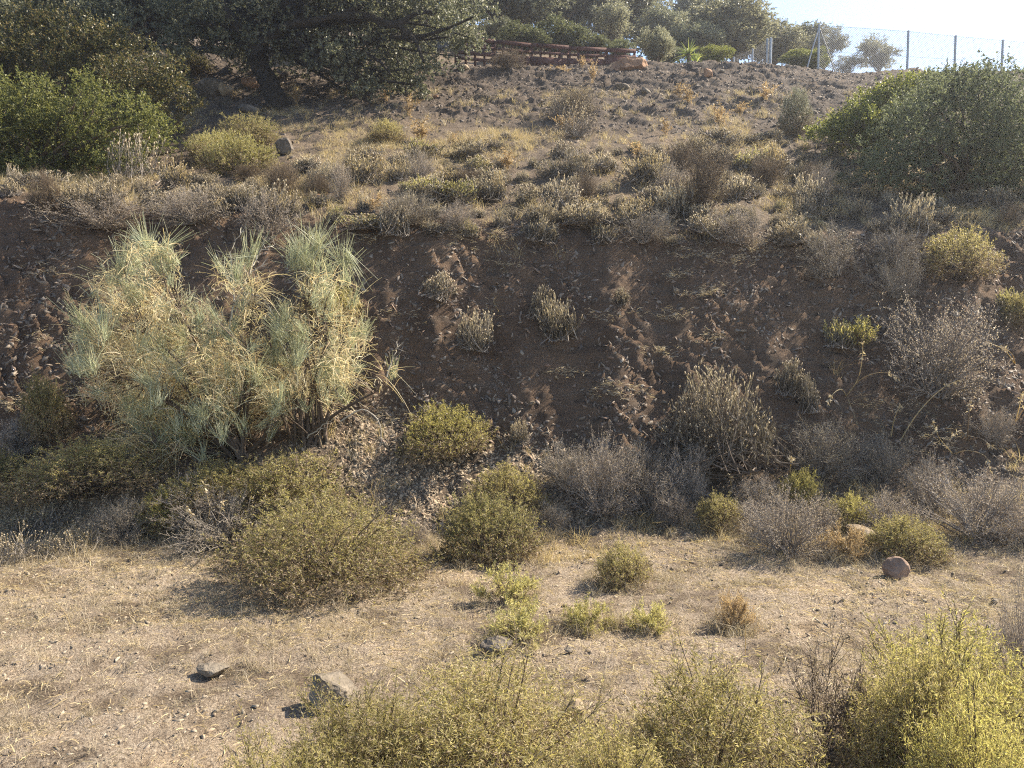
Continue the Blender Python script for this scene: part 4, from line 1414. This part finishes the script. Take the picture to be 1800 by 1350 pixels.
mastic("bright green mastic bush filling the left edge of the terrace", [(40, 260, 80), (120, 270, 62), (195, 245, 55), (0, 200, 80), (90, 205, 60), (165, 195, 50), (-70, 240, 100), (235, 205, 38), (20, 310, 45),
       (150, 300, 45), (260, 240, 30), (-30, 300, 60), (70, 310, 50), (210, 295, 42), (110, 220, 40), (50, 170, 40), (150, 165, 34), (255, 205, 26)], 15.3, .4, 5200, 'mastic', (70, 320), 201)
mastic("dark olive mastic bush with rusty tips behind the bright green one", [(60, 120, 80), (150, 95, 58), (215, 105, 52), (100, 65, 50), (275, 130, 42), (295, 165, 28), (0, 90, 90), (-90, 120, 110), (200, 160, 52),
       (285, 195, 28), (250, 180, 42), (190, 70, 34), (60, 50, 40)], 17.4, .6, 5600, 'masticold', (140, 260), 202, .055, .026)
mastic("large grey green mastic bush filling the right edge of the terrace", [(1680, 205, 82), (1765, 190, 90), (1612, 240, 62), (1700, 270, 66), (1790, 280, 80), (1870, 220, 120), (1560, 285, 42), (1640, 300, 45),
       (1720, 160, 45), (1840, 310, 80), (1530, 300, 25), (1585, 300, 40), (1740, 310, 50), (1670, 145, 30), (1640, 180, 40)], 15.2, .6, 7000, 'masticblue', (1700, 330), 203, .05, .024)
mastic("yellow green mastic bush behind the large right one", [(1500, 215, 34), (1535, 195, 40), (1590, 172, 38), (1470, 226, 22), (1560, 225, 42), (1640, 158, 30), (1520, 230, 34)], 17.6, .5, 2600, 'masticyellow',
       (1540, 255), 204, .055, .026)

# ------------------------------------------------------------------ trees beyond the ridge


def tree_proto(name, seed, R, H, nl, per, leaf, leafw, mat, trunk_h=.3, r0=.16, shell=.45, lr=.42, wood='wood'):
    rg = np.random.default_rng(seed)
    c = unit(rg.normal(size=(nl, 3))) * (rg.random((nl, 1)) ** .45) * np.array([R, R, H * (1 - trunk_h) * .5]) * .72
    c[:, 2] += H * (trunk_h + (1 - trunk_h) * .5)
    lum = np.concatenate([c, (R * lr * (.7 + .6 * rg.random((nl, 1))))], 1)
    pos, ax, ix, fo = crown(rg, sublumps(rg, lum, 8, .42), per, leaf, leafw, .22, 11, shell * .8, .35)
    fork = np.array([rg.normal() * .1, rg.normal() * .1, H * trunk_h * .8])
    w = limbs(rg, None, lum, r0, fork, 6, .35)
    pt = np.array([[0, 0, -.2], [.03, 0, fork[2] * .35], fork * .7, fork])
    w.add(*tubes(pt[None], np.array([[1.4, 1.1, .95, .8]]) * r0, 8))
    return dict(name=name, R=R, H=H, parts=[("trunk", w.mesh("trunk", M[wood]), None), ("crown", fo.mesh("crown", M[mat]), 'fol')])


TP = [tree_proto("olive_tree", 301, 2.0, 4.2, 24, 3600, .12, .055, 'bgolive', .22), tree_proto("olive_tree", 302, 1.9, 4.2, 18, 2600, .12, .05, 'bgolive', .2, lr=.38),
      tree_proto("dark_tree", 303, 2.1, 4.4, 24, 3600, .12, .06, 'bgdark', .2), tree_proto("airy_tree", 304, 1.7, 3.2, 15, 1500, .10, .036, 'bgolive', .22, .08, .3, .30)]


def far_tree(k, px, d, wpx, toprow, label, fol=None, name=None, cat="tree", rz=0.0, baserow=None):
    x = P(px, 100, d)
    b = onground(x[0], x[1], -.05)
    top = P(px, toprow, d)[2]
    if baserow:
        b[2] = min(b[2], P(px, baserow, d)[2])
    return place(TP[k], b, wpx * d / 1360, max(1.0, top - b[2]), rz, label, cat, None, fol, name)


far_tree(2, 700, 33, 300, -90, "dark tree seen through the right half of the oak crown", 'bgdark', rz=.3)
far_tree(2, 560, 34, 300, -90, "dark tree hidden behind the middle of the oak crown", 'bgdark', rz=1.3)
far_tree(2, 330, 31, 300, -60, "dark tree behind the left part of the oak crown", 'bgdark', rz=2.2)
far_tree(2, 230, 29, 300, -60, "dark tree above the rusty tipped mastic bush", 'bgdark', rz=5.2)
far_tree(2, 430, 31, 300, -80, "dark tree straight behind the oak trunk", 'bgdark', rz=3.2)
far_tree(1, 120, 22, 210, -40, "grey leaved tree above the dark mastic in the upper left corner", 'oak', rz=.2)
far_tree(2, -20, 24, 260, -60, "dark tree cut by the upper left corner", 'bgdark', rz=4.2)
far_tree(2, 890, 38, 230, -80, "tall dark green tree right behind the oak edge", 'bgdark', rz=2.6)
far_tree(0, 985, 42, 240, -100, "tall grey green tree above the middle of the brown fence", 'bgdark', rz=.8)
far_tree(0, 1085, 46, 180, -60, "pale hazy tree above the right end of the brown fence", 'bgolive', rz=3.6)
far_tree(3, 1075, 40, 120, 5, "thin airy tree in front of the pale hazy tree", 'bgolive', rz=1.0)
far_tree(2, 1165, 43, 120, 12, "darker tree left of the big round olive tree", 'bgdark', rz=5.1)
far_tree(2, 1225, 48, 130, -25, "dark tree with bare twisted top behind the big round olive", 'bgdark', rz=.5)
far_tree(0, 1290, 37, 205, -2, "big round olive tree on the skyline left of the steel fence", 'bgolive', rz=1.7)
far_tree(1, 1230, 35, 110, 40, "lower olive tree beside the spiky yucca", 'bgdark', rz=2.9)
far_tree(1, 1360, 39, 110, 35, "olive tree directly behind the double steel post", 'bgolive', rz=4.0)
far_tree(1, 1415, 41, 105, 42, "open crowned tree with sky showing between the steel posts", 'bgdark', rz=.9)
far_tree(3, 1450, 38, 85, 45, "airy green tree behind the braced fence post", 'bgolive', rz=2.2)
far_tree(3, 1540, 41, 105, 66, "small see-through olive tree alone against the sky", 'bgolive', rz=.1)
far_tree(3, 1490, 42, 60, 98, "little bush low on the skyline left of the lone olive", 'bgolive', cat="bush", name="bush", rz=1.5)
far_tree(1, 1155, 29.5, 72, 48, "small silvery olive tree beside the flat red boulder", 'bgolive', rz=3.3)
for px, d, wpx, top, lab, fol in [(920, 31, 95, 45, "bright green bush behind the left end of the brown fence", 'bggreen'), (985, 32, 110, 38, "bright rounded bush behind the middle of the brown fence", 'bggreen'),
                                 (1040, 33, 85, 62, "low pale green bush just over the brown fence rail", 'bggreen'), (870, 34, 80, 35, "dark green bush between oak and brown fence", 'bgdark'),
                                 (1090, 34, 60, 78, "small green bush at the right end of the brown fence", 'bggreen'), (1175, 33, 60, 84, "dark low bush between silvery olive and yucca", 'bgdark'),
                                 (1255, 32, 70, 104, "pale feathery bush on the ridge right of the yucca", 'masticyellow'), (1400, 32, 60, 108, "pale green bush on the ridge by the double post", 'masticyellow'),
                                 (1432, 31.5, 60, 104, "pale green bush at the foot of the braced post", 'masticyellow')]:
    far_tree(1, px, d, wpx, top, lab, fol, "bush", "bush", rz=px * .1)

# yucca
rg = np.random.default_rng(401)
b = ground_hit(1210, 124)
d = 29.0
x = P(1210, 120, d)
b = onground(x[0], x[1], -.05)
yu = empty("yucca", b)
tag(yu, "spiky pale green yucca standing on the ridge", "yucca")
top = P(1210, 96, d)[2] - b[2]
w = MB()
w.add(*tubes(np.array([[[0, 0, -.1], [.02, 0, top * .5], [0, 0, top]], [[0, 0, 0], [.2, 0, top * .25], [.28, 0, top * .45]]]), np.array([[.11, .09, .08], [.08, .07, .06]]), 7))
w.build("trunk", M['wood'], yu)
for c, n, ln in ((np.array([0, 0, top]), 60, .62), (np.array([.28, 0, top * .45]), 40, .5), (np.array([-.25, .1, top * .2]), 30, .45)):
    dd = unit(rg.normal(size=(n, 3)) + [0, 0, .45])
    p0 = np.broadcast_to(c, (n, 3)) + dd * .05
    e = p0 + dd * ln * (.7 + .4 * rg.random((n, 1))) + np.array([0, 0, -.10])
    mb = MB()
    mb.add(*ribbons(bez(p0, p0 + dd * ln * .5 + [0, 0, .03], e, 4), .05, rg, .1))
    mb.build("leaf_rosette", M['yucca'], yu)

# ------------------------------------------------------------------ fences


def box_between(mb, a, b, wy, wz):
    """a plank from a to b, WZ high and WY thick"""
    a, b = np.asarray(a, float), np.asarray(b, float)
    d = unit(b - a)
    s = unit(np.cross(d, [0, 0, 1.0]))
    u_ = np.cross(s, d)
    V = []
    for p_ in (a, b):
        for sy, sz_ in ((-1, -1), (1, -1), (1, 1), (-1, 1)):
            V.append(p_ + s * sy * wy / 2 + u_ * sz_ * wz / 2)
    mb.add(np.array(V), np.array([[0, 1, 2, 3], [7, 6, 5, 4], [0, 4, 5, 1], [1, 5, 6, 2], [2, 6, 7, 3], [3, 7, 4, 0]]))
    return mb


# brown wooden rail fence on the ridge
fpts = [(600, 42, 84, 29.5), (690, 52, 94, 28.8), (780, 61, 102, 28.2), (862, 70, 108, 27.8), (930, 77, 113, 27.6), (1000, 82, 116, 27.5), (1070, 86, 117, 27.5), (1118, 88.5, 117, 27.5)]
fx = np.array([f[0] for f in fpts], float)
fence = empty("rail_fence", P(862, 108, 27.8))
fo0 = np.array(fence.location)
tag(fence, "dark brown wooden rail fence along the ridge behind the oak", "fence")
rg = np.random.default_rng(5)


def fpt(px, t):
    top = np.interp(px, fx, [f[1] for f in fpts])
    bot = np.interp(px, fx, [f[2] for f in fpts])
    dd_ = np.interp(px, fx, [f[3] for f in fpts])
    return P(px, bot + (top - bot) * t, dd_) - fo0


pxs = np.arange(802, 1120, 16.5)
for i, px in enumerate(pxs):
    mb = MB()
    lo, hi = fpt(px, -.35), fpt(px, .98 + .03 * rg.random())
    wv = .13 if i % 4 == 0 else .075
    for_ = np.array([0, .0, 0])
    V = []
    for p_ in (lo, hi):
        for sx, sy in ((-1, -1), (1, -1), (1, 1), (-1, 1)):
            V.append(p_ + np.array([sx * wv / 2, sy * .05 + .03, 0]))
    mb.add(np.array(V), np.array([[0, 3, 2, 1], [4, 5, 6, 7], [0, 1, 5, 4], [1, 2, 6, 5], [2, 3, 7, 6], [3, 0, 4, 7]]))
    mb.build("post", M['rust'], fence)
for t, hgt in ((.92, .13), (.58, .08), (.26, .11), (.02, .10)):
    for a_, b_ in zip(np.arange(802, 1115, 66), np.append(np.arange(868, 1115, 66), 1118)):
        p_, q_ = fpt(a_ + .4, t + rg.normal() * .015), fpt(b_ - .4, t + rg.normal() * .015)
        p_[1] -= .05
        q_[1] -= .05
        box_between(MB(), p_, q_, .035, hgt).build("rail", M['rust'], fence)
for a_, b_ in ((864, 930), (932, 996), (998, 1060), (1062, 1117)):
    p_, q_ = fpt(a_, .12), fpt(b_, .12)
    p_[1] -= .075
    q_[1] -= .075
    box_between(MB(), p_, q_, .02, .30 if a_ < 1000 else .42).build("board", M['rust'], fence)


# steel posts with wire netting
def wire_net(mb, a0, a1, b0, b1, cell=.09, th=.011):
    """diamond netting between two posts: A0/A1 foot and top of one, B0/B1 of the other"""
    a0, a1, b0, b1 = map(np.asarray, (a0, a1, b0, b1))
    wd = np.linalg.norm(b0 - a0)
    hg = max(np.linalg.norm(a1 - a0), np.linalg.norm(b1 - b0))
    nU = int((wd + hg) / cell)
    segs = []
    for s in (1, -1):
        for i in range(nU):
            u0 = -hg + i * cell if s == 1 else i * cell
            # line u = u0 + s*v
            v0, v1 = 0.0, hg
            if s == 1:
                v0, v1 = max(0, -u0), min(hg, wd - u0)
            else:
                v0, v1 = max(0, u0 - wd), min(hg, u0)
            if v1 - v0 < .02:
                continue
            pt = []
            for v in np.linspace(v0, v1, 3):
                uu = (u0 + s * v) / wd
                f0 = a0 + (b0 - a0) * uu
                f1 = a1 + (b1 - a1) * uu
                pt.append(f0 + (f1 - f0) * (v / hg))
            segs.append(pt)
    V, F = tubes(np.array(segs), np.full((len(segs), 3), th / 2), 3)
    mb.add(V, F)
    for q in (.02, .5, .985):
        p_, r_ = a0 + (a1 - a0) * q, b0 + (b1 - b0) * q
        mb.add(*tubes(np.array([[p_, (p_ + r_) / 2, r_]]), np.full((1, 3), .004), 4))
    return mb


def post(parent, foot, top, r):
    mb = MB()
    mb.add(*tubes(np.array([[foot, (foot + top) / 2, top]]), np.full((1, 3), r), 10))
    n = 10
    mb.add(np.concatenate([mb.v[0][-n:], [top + [0, 0, r * .6]]]), np.array([[i, (i + 1) % n, n] for i in range(n)]))
    return mb.build("post", M['steel'], parent, True)


def px_foot_top(px, toprow, d, px_top=None):
    t = P(px, toprow, d)
    f = np.array([t[0], t[1], float(height(t[0], t[1])) - .25])
    return f, t


tall = [(1440, 43, 30.5), (1597, 54, 30.5), (1680, 62.5, 30.5), (1763, 70, 30.5), (1850, 78, 30.5)]
ft = [px_foot_top(*q) for q in tall]
f1 = empty("wire_fence", ft[0][0] + [0, 0, .25])
o1 = np.array(f1.location)
tag(f1, "tall wire netting fence with braced steel post against the sky", "fence")
ft = [(a - o1, b - o1) for a, b in ft]
for a, b in ft:
    post(f1, a, b, .042)
for dx, dy in ((-.65, -.5), (.75, .1)):
    foot = np.array([dx, dy, float(height(o1[0] + dx, o1[1] + dy)) - o1[2] - .1])
    mb = MB()
    mb.add(*tubes(np.array([[foot, (foot + ft[0][1]) / 2, ft[0][1] - [0, 0, .12]]]), np.full((1, 3), .026), 8))
    mb.build("brace", M['steel'], f1, True)
for (a0, a1), (b0, b1) in zip(ft[:-1], ft[1:]):
    nt_ = wire_net(MB(), a0, a1, b0, b1).build("wire_netting", M['net'], f1)
    nt_['kind'] = "stuff"
low = [(1355, 67, 28.5), (1323, 86, 31.0), (1290, 100, 34.0), (1250, 117, 38.0)]
lt = [px_foot_top(*q) for q in low]
f2 = empty("wire_fence", lt[0][0] + [0, 0, .25])
o2 = np.array(f2.location)
tag(f2, "lower wire fence with double steel post receding behind the ridge", "fence")
lt = [(a - o2, b - o2) for a, b in lt]
for i, (a, b) in enumerate(lt):
    post(f2, a, b, .05 if i == 0 else .035)
post(f2, lt[0][0] + [-.11, .05, 0], lt[0][1] + [-.11, .05, 0], .04)
for (a0, a1), (b0, b1) in zip(lt[:-1], lt[1:]):
    nt_ = wire_net(MB(), a0, a1, b0, b1, .10, .0028).build("wire_netting", M['net'], f2)
    nt_['kind'] = "stuff"

# ------------------------------------------------------------------ rocks


def rock_mesh(seed, dims, rough=.16, cuts=9, sub=3):
    import bmesh
    rg = np.random.default_rng(seed)
    bm = bmesh.new()
    bmesh.ops.create_icosphere(bm, subdivisions=sub, radius=1.0)
    V = np.array([v.co[:] for v in bm.verts])
    for _ in range(cuts):                         # flat broken facets
        n = unit(rg.normal(size=3))
        d = .55 + .3 * rg.random()
        k = V @ n - d
        V = V - np.where(k > 0, k, 0)[:, None] * n
    q = V * 2.2 + seed * 1.37
    V = V * (1 + rough * (vnoise(q[:, 0] + q[:, 2], q[:, 1] - q[:, 2] * .7, seed) - .5)[:, None] + rough * .5 * (vnoise(q[:, 0] * 2.7, q[:, 2] * 2.7 + q[:, 1], seed + 3) - .5)[:, None])
    V = V * np.asarray(dims) / 2 / np.abs(V).max(0)
    me = bpy.data.meshes.new("boulder")
    for v, c in zip(bm.verts, V):
        v.co = c
    bm.to_mesh(me)
    bm.free()
    return me


def rock(px, row, wpx, hpx, mat, label, seed, tilt=(0, 0, 0), name="boulder", cat="boulder", dr=.8, sink=.12, rough=.16, cuts=9, sub=3, group=None):
    b = ground_hit(px, row)
    s = b[1] / 1360
    w_, h_ = wpx * s, hpx * s
    me = rock_mesh(seed, (w_, w_ * dr, h_ * (1 + sink)), rough, cuts, sub)
    me.materials.append(M[mat])
    o = bpy.data.objects.new(name, me)
    C.objects.link(o)
    o.location = b + [0, w_ * dr * .25, h_ * (.5 - sink * .5)]
    o.rotation_euler = tilt
    tag(o, label, cat, group)
    return o


rock(583, 1250, 90, 62, 'rock', "angular grey rock with a sharp peak behind the bottom shrubs", 3, (.05, .12, .3), cuts=22, rough=.22, sub=4)
rock(370, 1190, 60, 21, 'rock', "flat grey stone lying alone on the left of the track", 12, (0, .1, .2), "stone", "stone")
rock(1005, 1275, 50, 42, 'tanrock', "split brown rock behind the bottom centre shrubs", 5, (0, -.2, .5), cuts=13)
rock(875, 1152, 66, 30, 'darkrock', "dark broken rock on the track behind the tall centre shrub", 6, (0, .1, 0), cuts=14)
rock(1580, 1017, 48, 36, 'brownrock', "round reddish brown boulder at the edge of the track", 7, (0, .1, .2), cuts=5, rough=.12, sink=.3, dr=.9)
rock(1518, 952, 58, 26, 'tanrock', "long grey boulder lying among the yellow shrubs", 8, (0, .28, -.1), cuts=6, rough=.08, sink=.0)
rock(1000, 1150, 17, 10, 'rock', "small white stone on the track below the yellow plant", 9, name="stone", cat="stone", sub=2)
rock(372, 172, 62, 34, 'darkrock', "big dark boulder with tan top left of the oak trunk", 10, (0, 0, .1), cuts=8, dr=.8)
rock(395, 170, 34, 28, 'tanrock', "tan block joined against the big dark boulder", 14, (0, .1, .3), cuts=12)
rock(440, 156, 40, 22, 'redrock', "tilted reddish slab beside the oak trunk", 11, (0, .45, 0), cuts=10, dr=.6)
rock(435, 200, 40, 20, 'darkrock', "dark rock at the root of the oak trunk", 13, cuts=8)
rock(1108, 122, 74, 25, 'redrock', "flat red boulder on the ridge at the end of the brown fence", 15, (0, -.10, .1), cuts=9, dr=.7, sink=.3)
rock(1245, 138, 18, 16, 'redrock', "small brown boulder on the ridge right of the yucca", 16, cuts=8, sub=2)
rock(500, 275, 40, 34, 'darkrock', "grey rock below the oak beside the golden cushion shrub", 17, (.1, .1, 0), cuts=12)
rock(560, 352, 20, 11, 'redrock', "small red stone near the edge of the terrace", 18, name="stone", cat="stone", sub=2)
rock(1163, 385, 60, 24, 'darkrock', "dark rock on the bank edge left of the rounded brown bush", 19, cuts=12, dr=.7)
rock(1120, 392, 30, 18, 'darkrock', "smaller dark rock at the left of the bank edge rock", 20, cuts=12, dr=.7)
rock(888, 398, 26, 14, 'tanrock', "tan stone at the crest of the bank", 22, name="stone", cat="stone", sub=2)
rock(1270, 128, 10, 6, 'rock', "tiny grey stone on the skyline of the ridge", 23, name="stone", cat="stone", sub=2)
rock(650, 132, 24, 12, 'tanrock', "tan stone under the drooping oak branches", 24, name="stone", cat="stone", sub=2)
rock(815, 125, 26, 12, 'tanrock', "low tan stone on the ridge by the oak edge", 25, name="stone", cat="stone", sub=2)
rock(1095, 158, 28, 12, 'rock', "flat grey stone set in the rubble slope", 27, (0, .35, 0), "stone", "stone", sub=2)
rock(1135, 165, 24, 12, 'rock', "tilted pale stone right of the flat one on the rubble", 28, (0, .5, 0), "stone", "stone", sub=2)
rock(265, 922, 80, 34, 'redrock', "brown earth clod half hidden at the left bank foot", 29, cuts=5)
rock(870, 310, 16, 8, 'rock', "pale stone lying among the lavender mid terrace", 30, name="stone", cat="stone", sub=2)
rock(1750, 1062, 16, 8, 'rock', "pale stone on the bare track at right", 33, name="stone", cat="stone", sub=2)

# stones half sunk in the ground, alike pieces of it
rg = np.random.default_rng(501)
smesh = []
for i in range(5):
    me = rock_mesh(600 + i, (1, .8, .55), .2, 12, 1)
    me.materials.append(M[['tanrock', 'tanrock', 'rock', 'tanrock', 'redrock'][i]])
    smesh.append(me)
put = 0
while put < 90:
    px, row = rg.random() * 1800, 130 + rg.random() * 1000
    if 930 < row and rg.random() < .6:
        continue
    b = ground_hit(px, row)
    o = bpy.data.objects.new("stone", smesh[put % 5])
    C.objects.link(o)
    s = (6 + 11 * rg.random() ** 2) * b[1] / 1360
    o.scale = (s, s, s)
    o.location = b + [0, 0, s * .08]
    o.rotation_euler = (rg.normal() * .3, rg.normal() * .3, rg.random() * 6.28)
    o.parent = ground
    put += 1

# ------------------------------------------------------------------ thin lit volume added to imitate veiling lens glare
mb = MB()
c = np.array([[x, y, z] for z in (-12.0, 48.0) for y in (-80.0, 900.0) for x in (-850.0, 850.0)])
mb.add(c, np.array([[0, 2, 3, 1], [4, 5, 7, 6], [0, 1, 5, 4], [2, 6, 7, 3], [0, 4, 6, 2], [1, 3, 7, 5]]))
hz = bpy.data.materials.new("glare_air")
hz.use_nodes = True
nt = hz.node_tree
nt.nodes.remove(nt.nodes["Principled BSDF"])
pv = nt.nodes.new("ShaderNodeVolumePrincipled")
pv.inputs["Color"].default_value = (.9, .93, 1, 1)
pv.inputs["Density"].default_value = 0.0013
pv.inputs["Anisotropy"].default_value = 0.68
nt.links.new(pv.outputs[0], nt.nodes["Material Output"].inputs["Volume"])
tag(mb.build("glare_haze", hz), kind="stuff")
